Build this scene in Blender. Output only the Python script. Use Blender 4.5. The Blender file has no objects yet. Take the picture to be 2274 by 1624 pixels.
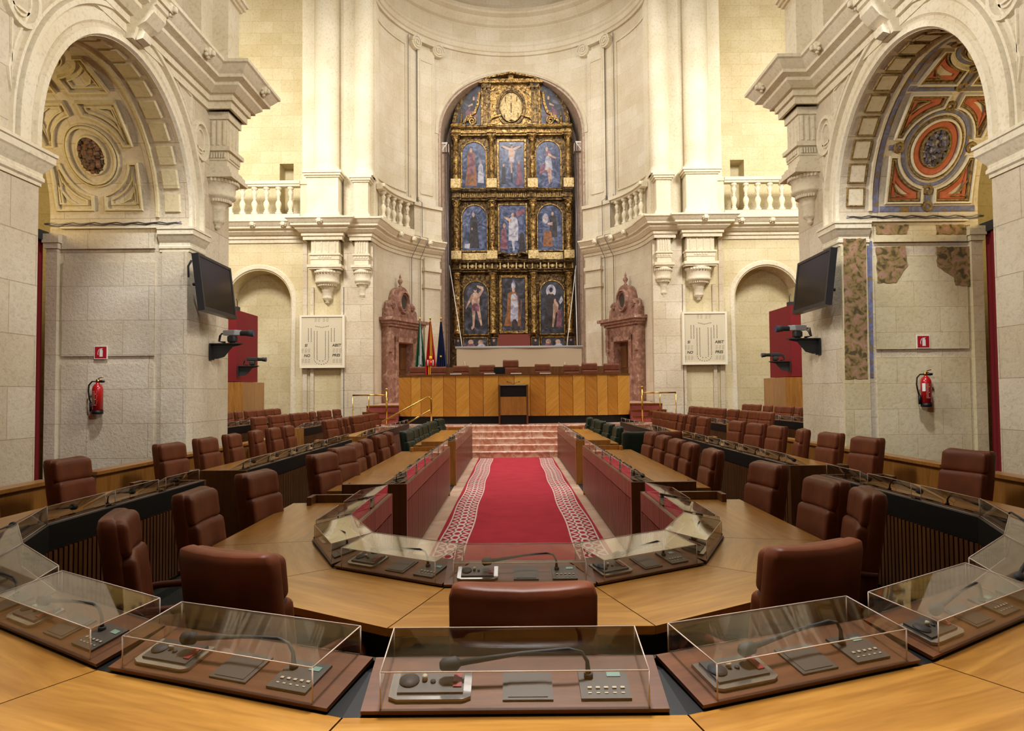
import bpy, bmesh, math, random
from mathutils import Vector, Matrix
random.seed(7)
PI = math.pi
scn = bpy.context.scene
COL = scn.collection

# ------------------------------------------------------------------ camera
EYE = Vector((-0.06, 0.0, 1.74)); FPX = 1600.0
_p, _r = math.radians(2.15), math.radians(0.5)
_F = Vector((0, math.cos(_p), math.sin(_p))); _U0 = Vector((0, -math.sin(_p), math.cos(_p))); _R0 = Vector((1, 0, 0))
_R = _R0 * math.cos(_r) - _U0 * math.sin(_r); _U = _U0 * math.cos(_r) + _R0 * math.sin(_r)
cd = bpy.data.cameras.new('camera'); cam = bpy.data.objects.new('camera', cd); COL.objects.link(cam)
cd.sensor_width = 36.0; cd.lens = FPX / 2274 * 36; cd.clip_start = 0.05; cd.clip_end = 200
_m = Matrix((( _R.x, _U.x, -_F.x), (_R.y, _U.y, -_F.y), (_R.z, _U.z, -_F.z))).to_4x4()
cam.matrix_world = Matrix.Translation(EYE) @ _m
scn.camera = cam
def _ray(px, py): return _F + _R * ((px - 1137) / FPX) + _U * ((812 - py) / FPX)
def at_y(px, py, Y):
    d = _ray(px, py); t = (Y - EYE.y) / d.y; return EYE + d * t
def at_x(px, py, X):
    d = _ray(px, py); t = (X - EYE.x) / d.x; return EYE + d * t
def at_z(px, py, Z):
    d = _ray(px, py); t = (Z - EYE.z) / d.z; return EYE + d * t

# ------------------------------------------------------------------ world, lights, exposure
w = bpy.data.worlds.new('world'); scn.world = w; w.use_nodes = True
w.node_tree.nodes['Background'].inputs[0].default_value = (1.0, 0.9, 0.75, 1)
w.node_tree.nodes['Background'].inputs[1].default_value = 0.05
scn.view_settings.view_transform = 'Standard'; scn.view_settings.look = 'None'
scn.view_settings.exposure = 0.2; scn.view_settings.gamma = 1.0; scn.view_settings.use_curve_mapping = False
scn.cycles.use_denoising = True
scn.cycles.max_bounces = 8; scn.cycles.diffuse_bounces = 3; scn.cycles.glossy_bounces = 3
scn.cycles.transparent_max_bounces = 24; scn.cycles.transmission_bounces = 4
scn.cycles.caustics_reflective = False; scn.cycles.caustics_refractive = False
scn.cycles.sample_clamp_indirect = 4.0
def area(name, loc, target, size, power, col=(1, .86, .66), sy=None, spread=PI):
    l = bpy.data.lights.new(name, 'AREA'); l.energy = power; l.color = col; l.size = size
    l.shape = 'RECTANGLE' if sy else 'SQUARE'
    if sy: l.size_y = sy
    l.spread = spread
    o = bpy.data.objects.new(name, l); COL.objects.link(o); o.location = loc
    o.rotation_euler = (Vector(target) - Vector(loc)).to_track_quat('-Z', 'Y').to_euler(); return o
def spot(name, loc, target, power, angle, col=(1, .86, .66), blend=.6, r=.3):
    l = bpy.data.lights.new(name, 'SPOT'); l.energy = power; l.color = col; l.spot_size = math.radians(angle); l.spot_blend = blend; l.shadow_soft_size = r
    o = bpy.data.objects.new(name, l); COL.objects.link(o); o.location = loc
    o.rotation_euler = (Vector(target) - Vector(loc)).to_track_quat('-Z', 'Y').to_euler(); return o
W_WARM = (1, .92, .78); W_NEUT = (1, .97, .945); W_COOL = (.92, .95, 1.0)
area('crossing_lamps', (0, 19, 19), (0, 21, 0), 6, 560, W_NEUT)
area('aisle_lamps', (0, 17.0, 16.5), (0, 16.5, 0), 1.5, 30, (1, .95, .92), spread=math.radians(40))
area('apse_lamps', (0, 24, 16.0), (0, 31, 5), 3, 310, W_NEUT)
area('nave_lamps', (0, 4.0, 12), (0, .6, .8), 1.5, 125, W_NEUT, spread=math.radians(38))  # unseen light added to brighten the nearest tabletop
for s in (-1, 1):
    spot('gallery_lamp', (s * 12.0, 22.5, 12.5), (s * 9.2, 27, 12), 540, 150, W_WARM)
    spot('pier_lamp', (s * 5.6, 21.5, 15), (s * 6.7, 25.8, 14.0), 5, 90, W_NEUT)
    area('transept_lamp', (s * 8.5, 17.5, 12.5), (s * 8.3, 26, 3), 2.5, 1050, W_NEUT)
    area('cornice_lamp', (s * 4.2, 8.0, 9.6), (-s * 6.5, 10.0, 6.0), 2, 260, W_NEUT, spread=math.radians(120))  # added out of view to light the opposite side wall, no known fitting
    spot('wall_washer', (-s * 2.2, 1.0, 6.6), (s * 6.1, 11.2, 5.6), 1400, 58, W_NEUT, .9)  # unseen spots put in to lift the arch mouldings and jambs
    spot('chapel_lamp', (s * 4.6, 9.0, 9.0), (s * 6.15, 13.0, 3.0), 1500, 36, W_COOL, .9)  # added fill spot that brightens the jamb edge, not a fixture
    spot('vault_lamp', (s * 9.6, 10.9, 5.2), (s * 9.0, 12.6, 6.5), 160, 150, (1, .75, .35))

# ------------------------------------------------------------------ materials
def srgb(r, g, b):
    f = lambda c: (c / 255 / 12.92) if c / 255 <= .04045 else ((c / 255 + .055) / 1.055) ** 2.4
    return (f(r), f(g), f(b), 1)
def new_mat(name):
    m = bpy.data.materials.new(name); m.use_nodes = True; n = m.node_tree.nodes; l = m.node_tree.links
    return m, n, l, n['Principled BSDF']
def ramp(n, stops):
    r = n.new('ShaderNodeValToRGB'); e = r.color_ramp.elements
    e[0].position, e[0].color = stops[0]; e[1].position, e[1].color = stops[-1]
    for p, c in stops[1:-1]:
        k = e.new(p); k.color = c
    return r
def mixc(n, l, a, b, fac, mode='MIX'):
    m = n.new('ShaderNodeMix'); m.data_type = 'RGBA'; m.blend_type = mode
    for s, v in ((6, a), (7, b), (0, fac)):
        if hasattr(v, 'is_linked') or hasattr(v, 'links'): l.new(v, m.inputs[s])
        else: m.inputs[s].default_value = v
    return m.outputs[2]
def plain(name, col, rough=.5, metal=0., noise=.0, nscale=8, bump=0., spec=.5, coat=0.):
    m, n, l, b = new_mat(name)
    b.inputs['Base Color'].default_value = col; b.inputs['Roughness'].default_value = rough; b.inputs['Metallic'].default_value = metal
    b.inputs['Specular IOR Level'].default_value = spec; b.inputs['Coat Weight'].default_value = coat
    if noise or bump:
        t = n.new('ShaderNodeTexCoord'); no = n.new('ShaderNodeTexNoise'); no.inputs['Scale'].default_value = nscale; no.inputs['Detail'].default_value = 6
        l.new(t.outputs['Object'], no.inputs['Vector'])
        if noise:
            d = tuple(c * (1 - noise) for c in col[:3]) + (1,); u = tuple(min(1, c * (1 + noise)) for c in col[:3]) + (1,)
            r = ramp(n, [(.3, d), (.7, u)]); l.new(no.outputs[0], r.inputs[0]); l.new(r.outputs[0], b.inputs['Base Color'])
        if bump:
            bp = n.new('ShaderNodeBump'); bp.inputs['Strength'].default_value = bump; bp.inputs['Distance'].default_value = .02
            l.new(no.outputs[0], bp.inputs['Height']); l.new(bp.outputs[0], b.inputs['Normal'])
    return m
def stone(name, c1, c2, joint, bw=.95, bh=.48, mortar=.006, rough=.85, bump=.5, blocks=True, fine=14, pits=.35):
    m, n, l, b = new_mat(name); b.inputs['Roughness'].default_value = rough; b.inputs['Specular IOR Level'].default_value = .2
    uv = n.new('ShaderNodeUVMap'); uv.uv_map = 'UVMap'; tc = n.new('ShaderNodeTexCoord')
    big = n.new('ShaderNodeTexNoise'); big.inputs['Scale'].default_value = .9; big.inputs['Detail'].default_value = 5; l.new(tc.outputs['Object'], big.inputs['Vector'])
    r = ramp(n, [(.3, c1), (.72, c2)]); l.new(big.outputs[0], r.inputs[0]); col = r.outputs[0]
    fn = n.new('ShaderNodeTexNoise'); fn.inputs['Scale'].default_value = fine; fn.inputs['Detail'].default_value = 9; fn.inputs['Roughness'].default_value = .7; l.new(tc.outputs['Object'], fn.inputs['Vector'])
    rf = ramp(n, [(.36, (1 - pits, 1 - pits * 1.05, 1 - pits * 1.12, 1)), (.5, (1, 1, 1, 1))]); l.new(fn.outputs[0], rf.inputs[0])
    col = mixc(n, l, col, rf.outputs[0], .8, 'MULTIPLY')
    h = fn.outputs[0]
    if blocks:
        br = n.new('ShaderNodeTexBrick'); l.new(uv.outputs[0], br.inputs['Vector'])
        br.inputs['Scale'].default_value = 1; br.inputs['Brick Width'].default_value = bw; br.inputs['Row Height'].default_value = bh
        br.inputs['Mortar Size'].default_value = mortar; br.inputs['Mortar Smooth'].default_value = .4; br.offset = .42
        br.inputs['Color1'].default_value = (1, 1, 1, 1); br.inputs['Color2'].default_value = (.88, .85, .78, 1); br.inputs['Mortar'].default_value = joint
        col = mixc(n, l, col, br.outputs[0], .75, 'MULTIPLY')
        inv = n.new('ShaderNodeMath'); inv.operation = 'MULTIPLY_ADD'; inv.inputs[1].default_value = -.6; l.new(br.outputs['Fac'], inv.inputs[0]); l.new(h, inv.inputs[2]); h = inv.outputs[0]
    l.new(col, b.inputs['Base Color'])
    bp = n.new('ShaderNodeBump'); bp.inputs['Strength'].default_value = bump; bp.inputs['Distance'].default_value = .02
    l.new(h, bp.inputs['Height']); l.new(bp.outputs[0], b.inputs['Normal'])
    return m
def wood(name, c1, c2, rough=.3, sx=1.2, sy=14, coat=.2, dark=None):
    m, n, l, b = new_mat(name); b.inputs['Roughness'].default_value = rough; b.inputs['Coat Weight'].default_value = coat; b.inputs['Coat Roughness'].default_value = .12
    uv = n.new('ShaderNodeUVMap'); uv.uv_map = 'UVMap'
    mp = n.new('ShaderNodeMapping'); mp.inputs['Scale'].default_value = (sx, sy, 1); l.new(uv.outputs[0], mp.inputs[0])
    no = n.new('ShaderNodeTexNoise'); no.inputs['Scale'].default_value = 1; no.inputs['Detail'].default_value = 6; no.inputs['Distortion'].default_value = 1.2; l.new(mp.outputs[0], no.inputs['Vector'])
    r = ramp(n, [(.3, c1), (.7, c2)]); l.new(no.outputs[0], r.inputs[0])
    n2 = n.new('ShaderNodeTexNoise'); n2.inputs['Scale'].default_value = 6; n2.inputs['Detail'].default_value = 8; l.new(mp.outputs[0], n2.inputs['Vector'])
    r2 = ramp(n, [(.3, (.72, .68, .62, 1)), (.6, (1, 1, 1, 1))]); l.new(n2.outputs[0], r2.inputs[0])
    l.new(mixc(n, l, r.outputs[0], r2.outputs[0], .6, 'MULTIPLY'), b.inputs['Base Color'])
    return m
def blotch(name, stops, scale=3, rough=.8, detail=6, dist=1.5, bump=.2, metal=0., wave=False, fine=None):
    m, n, l, b = new_mat(name); b.inputs['Roughness'].default_value = rough; b.inputs['Metallic'].default_value = metal
    tc = n.new('ShaderNodeTexCoord'); no = n.new('ShaderNodeTexNoise'); no.inputs['Scale'].default_value = scale; no.inputs['Detail'].default_value = detail; no.inputs['Distortion'].default_value = dist
    l.new(tc.outputs['Object'], no.inputs['Vector']); r = ramp(n, stops); l.new(no.outputs[0], r.inputs[0]); l.new(r.outputs[0], b.inputs['Base Color'])
    if bump:
        bp = n.new('ShaderNodeBump'); bp.inputs['Strength'].default_value = bump; bp.inputs['Distance'].default_value = .02; l.new(no.outputs[0], bp.inputs['Height']); l.new(bp.outputs[0], b.inputs['Normal'])
    return m
M = {}
M['stone'] = stone('limestone_blocks', srgb(214, 198, 164), srgb(232, 220, 190), (.62, .52, .36, 1))
M['stone_rough'] = stone('weathered_limestone', srgb(212, 196, 168), srgb(232, 220, 196), (.72, .64, .52, 1), bw=1.1, bh=.62, bump=.9, pits=.18, fine=16)
M['stone_plain'] = stone('smooth_limestone', srgb(222, 208, 176), srgb(236, 226, 200), (1, 1, 1, 1), blocks=False, bump=.35, pits=.22)
M['stone_gold'] = stone('yellow_limestone', srgb(214, 198, 154), srgb(230, 217, 180), (.78, .70, .52, 1), bw=.8, bh=.46, pits=.2)
M['stone_apse'] = stone('apse_limestone', srgb(214, 200, 172), srgb(228, 218, 196), (.82, .70, .52, 1), bw=1.05, bh=.52, pits=.15, bump=.25)
M['fresco'] = blotch('faded_fresco', [(.38, srgb(84, 70, 42)), (.46, srgb(128, 106, 58)), (.53, srgb(150, 124, 78)), (.58, srgb(160, 118, 92)), (.66, srgb(172, 136, 108)), (.74, srgb(96, 78, 46))], 8, .9, 9, .9)
M['fresco_blue'] = blotch('blue_painted_band', [(.40, srgb(128, 128, 150)), (.56, srgb(104, 108, 146)), (.6, srgb(134, 108, 52)), (.7, srgb(150, 122, 60))], 9, .9, 3, 1.0)
M['fresco_arch'] = blotch('faded_arch_fresco', [(.4, srgb(200,184,150)), (.5, srgb(186,140,104)), (.58, srgb(214,200,168)), (.66, srgb(168,112,80))], 6, .9, 5, 2)
M['orange'] = blotch('orange_painted_field', [(.3, srgb(176, 92, 60)), (.7, srgb(196, 112, 76))], 5, .9)
M['gold_paint'] = blotch('ochre_painted_moulding', [(.35, srgb(92, 70, 34)), (.6, srgb(156, 128, 74))], 12, .8)
M['relief'] = blotch('dark_carved_relief', [(.35, srgb(50, 38, 28)), (.5, srgb(112, 90, 66)), (.58, srgb(130, 72, 50)), (.7, srgb(140, 120, 96))], 14, .9, 5, 1, .6)
M['relief_blue'] = blotch('blue_carved_relief', [(.35, srgb(46, 40, 34)), (.47, srgb(108, 96, 76)), (.55, srgb(84, 88, 128)), (.68, srgb(172, 158, 130))], 12, .9, 5, 1, .6)
M['tabletop'] = wood('honey_tabletop', srgb(150, 100, 36), srgb(184, 132, 58), .28, 1.0, 10, .0)
M['wood'] = wood('oak_panel', srgb(150, 98, 40), srgb(180, 124, 58), .35, 10, 1.0, .15)
M['wood_dark'] = wood('walnut_panel', srgb(84, 52, 26), srgb(112, 72, 38), .35, 14, 1.0, .2)
M['wood_red'] = wood('polished_walnut_front', srgb(72, 38, 26), srgb(156, 92, 60), .38, 16, .5, .05)
M['wood_console'] = wood('walnut_console', srgb(80, 46, 24), srgb(112, 66, 34), .42, 2, 16, .0)
M['podium_a'] = wood('chevron_oak_light', srgb(206, 146, 52), srgb(226, 168, 76), .38, 1.0, 16, .15)
M['podium_b'] = wood('chevron_oak_deep', srgb(182, 118, 38), srgb(206, 144, 58), .38, 1.0, 16, .15)
M['black'] = plain('black_lacquer', (.006, .006, .006, 1), .45, spec=.3)
M['black_matt'] = plain('matt_black', (.02, .02, .02, 1), .7)
M['dark'] = plain('dark_underside', (.03, .02, .012, 1), .8)
M['grey'] = plain('grey_plate', srgb(70, 64, 58), .45)
M['grey_light'] = plain('light_grey', srgb(150, 148, 146), .4)
M['chrome'] = plain('chrome', (.42, .41, .40, 1), .2, .9)
M['brass'] = plain('brass', srgb(206, 170, 90), .22, 1.)
M['red_button'] = plain('red_button', srgb(130, 40, 44), .4)
M['button'] = plain('pale_button', srgb(170, 160, 140), .5)
M['lcd'] = plain('lcd_window', srgb(120, 150, 140), .2)
M['leather'] = plain('brown_leather', srgb(104, 53, 30), .46, 0, .22, 5, .25, .24)
M['leather_trim'] = plain('brown_armrest', srgb(92, 46, 30), .42, spec=.3)
M['leather_green'] = plain('green_leather', srgb(30, 46, 36), .4, 0, .2, 5, .2, .35)
M['marble_pink'] = blotch('pink_marble', [(.35, srgb(200, 142, 118)), (.5, srgb(222, 176, 152)), (.62, srgb(240, 218, 200)), (.7, srgb(200, 152, 132))], 3.5, .2, 8, 2, .02)
M['marble_red'] = blotch('red_veined_marble', [(.34, srgb(132, 94, 80)), (.52, srgb(156, 116, 98)), (.64, srgb(176, 140, 120)), (.72, srgb(204, 182, 164))], 6, .45, 9, .8, .05)
M['niche_pink'] = blotch('pink_brown_marble', [(.35, srgb(176, 146, 122)), (.6, srgb(204, 182, 158)), (.7, srgb(160, 126, 106))], 2.5, .6, 6, 2, .05)
M['floor'] = blotch('beige_marble_floor', [(.35, srgb(222, 184, 156)), (.65, srgb(240, 212, 188))], 2, .25, 6, 1, .0)
M['floor_dark'] = plain('dark_carpet', srgb(34, 34, 26), .95, 0, .3, 40, .2)
M['carpet'] = plain('red_carpet', srgb(172, 52, 64), .95, 0, .10, 3, .2, .1)
M['carpet_white'] = plain('cream_carpet_pattern', srgb(226, 206, 196), .95)
M['stair_carpet'] = plain('rose_stair_carpet', srgb(150, 74, 66), .9, 0, .1, 20, .2)
M['curtain'] = plain('red_curtain', srgb(122, 14, 20), .85)
M['tv'] = plain('tv_screen', (.012, .010, .010, 1), .14)
M['tvframe'] = plain('tv_frame', (.018, .018, .02, 1), .3)
M['ext_red'] = plain('extinguisher_red', srgb(178, 24, 26), .25, coat=.4)
M['white'] = plain('white_paint', srgb(232, 228, 216), .5)
M['sign_red'] = plain('sign_red', srgb(170, 26, 34), .45)
M['board'] = plain('score_board_cream', srgb(214, 202, 172), .6)
M['board_frame'] = plain('score_board_frame', srgb(236, 228, 204), .5)
M['seg'] = plain('unlit_segment', srgb(176, 164, 136), .5)
M['ink'] = plain('black_ink', (.02, .02, .02, 1), .5)
M['screen'] = plain('projection_screen', srgb(166, 148, 120), .8)
M['gold'] = blotch('gilded_wood', [(.36, srgb(56, 40, 24)), (.46, srgb(126, 94, 48)), (.62, srgb(184, 150, 84)), (.75, srgb(224, 202, 140))], 10, .38, 7, 1, .7, .65)
M['gold_dark'] = blotch('dark_gilding', [(.38, srgb(40, 28, 18)), (.52, srgb(96, 72, 36)), (.70, srgb(156, 124, 66))], 8, .4, 7, 1, .5, .6)
M['gold_panel'] = blotch('pale_gilt_panel', [(.35, srgb(150, 120, 70)), (.5, srgb(206, 178, 118)), (.66, srgb(226, 206, 156))], 16, .5, 5, 1, .5, .3)
M['red_panel'] = plain('red_brown_panel', srgb(112, 44, 30), .7)
M['cloth_green'] = plain('flag_green', srgb(20, 92, 56), .8); M['cloth_white'] = plain('flag_white', srgb(224, 224, 224), .8)
M['cloth_red'] = plain('flag_red', srgb(186, 26, 30), .8); M['cloth_yellow'] = plain('flag_yellow', srgb(236, 186, 36), .8)
M['cloth_blue'] = plain('flag_blue', srgb(24, 36, 84), .8)
M['book_white'] = plain('white_paper', srgb(220, 220, 214), .7)
M['blue_lens'] = plain('blue_coated_lens', srgb(40, 46, 96), .12)
M['pipe'] = plain('grey_steel_tube', srgb(120, 118, 122), .35, .8)
def acrylic():
    m, n, l, b = new_mat('clear_acrylic'); n.remove(b)
    t = n.new('ShaderNodeBsdfTransparent'); t.inputs[0].default_value = (.98, .98, .97, 1)
    g = n.new('ShaderNodeBsdfGlossy'); g.inputs['Roughness'].default_value = .03; g.inputs[0].default_value = (.9, .9, .9, 1)
    f = n.new('ShaderNodeLayerWeight'); f.inputs[0].default_value = .5; mx = n.new('ShaderNodeMixShader')
    pw = n.new('ShaderNodeMath'); pw.operation = 'POWER'; pw.inputs[1].default_value = 4.0; l.new(f.outputs['Facing'], pw.inputs[0])
    ma = n.new('ShaderNodeMath'); ma.operation = 'MULTIPLY_ADD'; ma.inputs[1].default_value = .75; ma.inputs[2].default_value = .035; ma.use_clamp = True; l.new(pw.outputs[0], ma.inputs[0])
    l.new(ma.outputs[0], mx.inputs[0]); l.new(t.outputs[0], mx.inputs[1]); l.new(g.outputs[0], mx.inputs[2]); l.new(mx.outputs[0], n['Material Output'].inputs[0])
    return m
M['acrylic'] = acrylic()
M['acrylic_edge'] = plain('frosted_acrylic_edge', srgb(206, 186, 168), .3)
# ------------------------------------------------------------------ mesh builder
class MB:
    def __init__(s, M0=None): s.v = []; s.f = []; s.mi = []; s.uv = []; s.sm = []; s.T = M0 or Matrix(); s.m = 0
    def vt(s, p): s.v.append(tuple(s.T @ Vector(p))); return len(s.v) - 1
    def face(s, idx, uv=None, sm=False): s.f.append(tuple(idx)); s.mi.append(s.m); s.uv.append(uv); s.sm.append(sm)
    def box(s, x0, x1, y0, y1, z0, z1):
        i = [s.vt((x, y, z)) for z in (z0, z1) for y in (y0, y1) for x in (x0, x1)]
        for q in ((0, 2, 3, 1), (4, 5, 7, 6), (0, 1, 5, 4), (2, 6, 7, 3), (0, 4, 6, 2), (1, 3, 7, 5)): s.face([i[k] for k in q])
        return s
    def loft(s, rings, closed=True, cap=True, sm=False, capuv=None):
        R = [[s.vt(p) for p in r] for r in rings]; n = len(R[0])
        for a, b in zip(R, R[1:]):
            for k in range(n if closed else n - 1): s.face((a[k], a[(k + 1) % n], b[(k + 1) % n], b[k]), sm=sm)
        if cap and closed: s.face(R[0][::-1], capuv); s.face(R[-1], capuv)
        return s
    def prism(s, poly, fn, h0, h1, capuv=None):   # poly in 2D, fn(a,b,h)->point
        return s.loft([[fn(a, b, h0) for a, b in poly], [fn(a, b, h1) for a, b in poly]], capuv=capuv)
    def lathe(s, prof, c=(0, 0, 0), n=24, a0=0, a1=2 * PI, sm=True):
        full = abs(a1 - a0 - 2 * PI) < 1e-6; k = n if full else n + 1
        rings = []
        for r, z in prof: rings.append([(c[0] + r * math.cos(a0 + (a1 - a0) * j / n), c[1] + r * math.sin(a0 + (a1 - a0) * j / n), c[2] + z) for j in range(k)])
        return s.loft(rings, closed=full, cap=full, sm=sm)
    def tube(s, path, r, n=8, cap=True):
        P = [Vector(p) for p in path]; rings = []; up = None
        rr = r if isinstance(r, (list, tuple)) else [r] * len(P)
        for i, p in enumerate(P):
            d = ((P[min(i + 1, len(P) - 1)] - P[max(i - 1, 0)])).normalized()
            if up is None: up = d.orthogonal().normalized()
            up = (up - d * up.dot(d)).normalized(); sd = d.cross(up)
            rings.append([tuple(p + (up * math.cos(2 * PI * j / n) + sd * math.sin(2 * PI * j / n)) * rr[i]) for j in range(n)])
        return s.loft(rings, cap=cap, sm=True)
    def rbox(s, c, h, r, n=4, fn=None, sm=True):   # rounded box centre c, half sizes h
        bm = bmesh.new(); bmesh.ops.create_cube(bm, size=2)
        bmesh.ops.subdivide_edges(bm, edges=bm.edges[:], cuts=n, use_grid_fill=True)
        h = Vector(h); ix = {}
        for v in bm.verts:
            p = Vector([math.copysign(abs(q) ** .6, q) * hh for q, hh in zip(v.co, h)])
            inner = Vector([max(-hh + r, min(hh - r, q)) for q, hh in zip(p, h)]); d = p - inner
            if d.length > 1e-9: p = inner + d.normalized() * r
            if fn: p = Vector(fn(p))
            ix[v] = s.vt(p + Vector(c))
        for f in bm.faces: s.face([ix[v] for v in f.verts], sm=sm)
        bm.free(); return s
    def sweep(s, path, prof, closed=False, side=1):   # plan path, profile (offset,z); offset to the left*side
        n = len(path); P = [Vector(p) for p in path]; rings = []
        for i, p in enumerate(P):
            a = (P[i] - P[i - 1]).normalized() if (i or closed) else None
            b = (P[(i + 1) % n] - P[i]).normalized() if (i < n - 1 or closed) else None
            a = a or b; b = b or a
            na = Vector((-a.y, a.x)) * side; nb = Vector((-b.y, b.x)) * side; m = (na + nb); m = m / max(.15, m.dot(na)) if m.length > 1e-6 else na
            rings.append([(p.x + m.x * o, p.y + m.y * o, z) for o, z in prof])
        if closed: rings.append(rings[0])
        return s.loft(rings, closed=True, cap=not closed)
    def strip(s, pts, w, h, fn, closed=False, h0=0, bev=0.3):   # raised moulding along 2D polyline; fn(a,b,h)
        P = [Vector(p) for p in pts]; n = len(P); rings = []
        for i in range(n):
            a = (P[i] - P[i - 1]) if (i or closed) else (P[1] - P[0]); b = (P[(i + 1) % n] - P[i]) if (i < n - 1 or closed) else a
            a = a.normalized(); b = b.normalized(); na = Vector((-a.y, a.x)); nb = Vector((-b.y, b.x)); m = na + nb
            m = m / max(.3, m.dot(na)) if m.length > 1e-6 else na
            q = []
            for o, hh in ((-.5, h0), (-.5 + bev * .6, h), (.5 - bev * .6, h), (.5, h0)):
                c = P[i] + m * (o * w); q.append(fn(c.x, c.y, hh))
            rings.append(q)
        if closed: rings.append(rings[0])
        return s.loft(rings, closed=True, cap=not closed)
    def build(s, name, mats, parent=None, uvf=None, sharp=None, recalc=True, **props):
        me = bpy.data.meshes.new(name); me.from_pydata(s.v, [], s.f)
        for m in (mats if isinstance(mats, (list, tuple)) else [mats]): me.materials.append(M[m])
        ul = me.uv_layers.new(name='UVMap'); co = [Vector(v) for v in s.v]
        for p, mi, uv, sm in zip(me.polygons, s.mi, s.uv, s.sm):
            p.material_index = mi; p.use_smooth = sm
            if uvf is None and uv is None:
                N = p.normal; ax = max(range(3), key=lambda k: abs(N[k])); a, b = ((1, 2), (0, 2), (0, 1))[ax]
            for k, li in enumerate(p.loop_indices):
                c = co[me.loops[li].vertex_index]
                ul.data[li].uv = uvf(c) if uvf else (uv[k] if uv else (c[a], c[b]))
        if recalc:
            bm = bmesh.new(); bm.from_mesh(me); bmesh.ops.recalc_face_normals(bm, faces=bm.faces[:]); bm.to_mesh(me); bm.free()
        o = bpy.data.objects.new(name, me); COL.objects.link(o)
        if parent: o.parent = parent
        for k, v in props.items(): o['category' if k == 'cat' else k] = v
        return o
def empty(name, label, cat, loc=(0, 0, 0), rz=0, group=None):
    o = bpy.data.objects.new(name, None); COL.objects.link(o); o.empty_display_size = .1
    o.location = loc; o.rotation_euler = (0, 0, rz); o['label'] = label; o['category'] = cat
    if group: o['group'] = group
    return o
def kids(o): return [c for c in KID.get(o.name, [])]
def dup(root, loc, rz, label, group=None, scale=None):
    def cp(o, par):
        c = o.copy(); COL.objects.link(c); c.parent = par
        for ch in list(o.children): cp(ch, c)
        return c
    r = cp(root, None); r.location = loc; r.rotation_euler = (0, 0, rz); r['label'] = label
    if group: r['group'] = group
    return r
def arc(cx, cy, r, a0, a1, n, ry=None):
    return [(cx + r * math.cos(a0 + (a1 - a0) * k / n), cy + (ry or r) * math.sin(a0 + (a1 - a0) * k / n)) for k in range(n + 1)]
def mir(sx): return Matrix.Diagonal((sx, 1, 1, 1))
def XZ(y): return lambda a, b, h: (a, y - h, b)      # plane facing the camera, h towards it
ST = dict(kind='structure')
SIDE = {-1: 'left', 1: 'right'}
# ------------------------------------------------------------------ floor, platforms, ceiling
CT = 7.98    # top of the great cornice
mb = MB(); mb.box(-18, 18, -4, 26.5, -.2, 0); mb.build('floor', 'floor', **ST)
RING2 = [(.435, 2.32), (1.265, 2.66), (1.95, 3.13), (2.42, 3.60), (2.83, 4.16), (3.06, 4.76)]
poly = [(-a, b) for a, b in RING2[::-1]]
for sx in (-1, 1):
    mb = MB(mir(sx))
    pl = [(0, -3.9), (0, 2.32)] + RING2 + [(3.06, 20.25), (16, 20.25), (16, -3.9)]
    mb.prism(pl, lambda a, b, h: (a, b, h), 0.0, .07); mb.build('trim_%d' % (1 if sx < 0 else 2), 'floor_dark', **ST)
    mb = MB(mir(sx)); mb.box(4.75, 16, 15.4, 25.95, .07, .14); mb.box(6.3, 16, 15.4, 25.95, .14, .20); mb.build('trim_%d' % (3 if sx < 0 else 4), 'floor_dark', **ST)
    mb = MB(mir(sx)); mb.box(1.16, 3.06, 2.4, 19.3, 0.0, .006); mb.build('trim_%d' % (5 if sx < 0 else 6), 'floor_dark', **ST)
mb = MB(); mb.box(-18, 18, -4.2, 40, 21.5, 21.8); mb.build('ceiling', 'stone_plain', **ST)
mb = MB(); mb.box(-18, 18, -4.3, -4, 0, 21.5); mb.build('wall_back', 'stone_rough', **ST)

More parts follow.
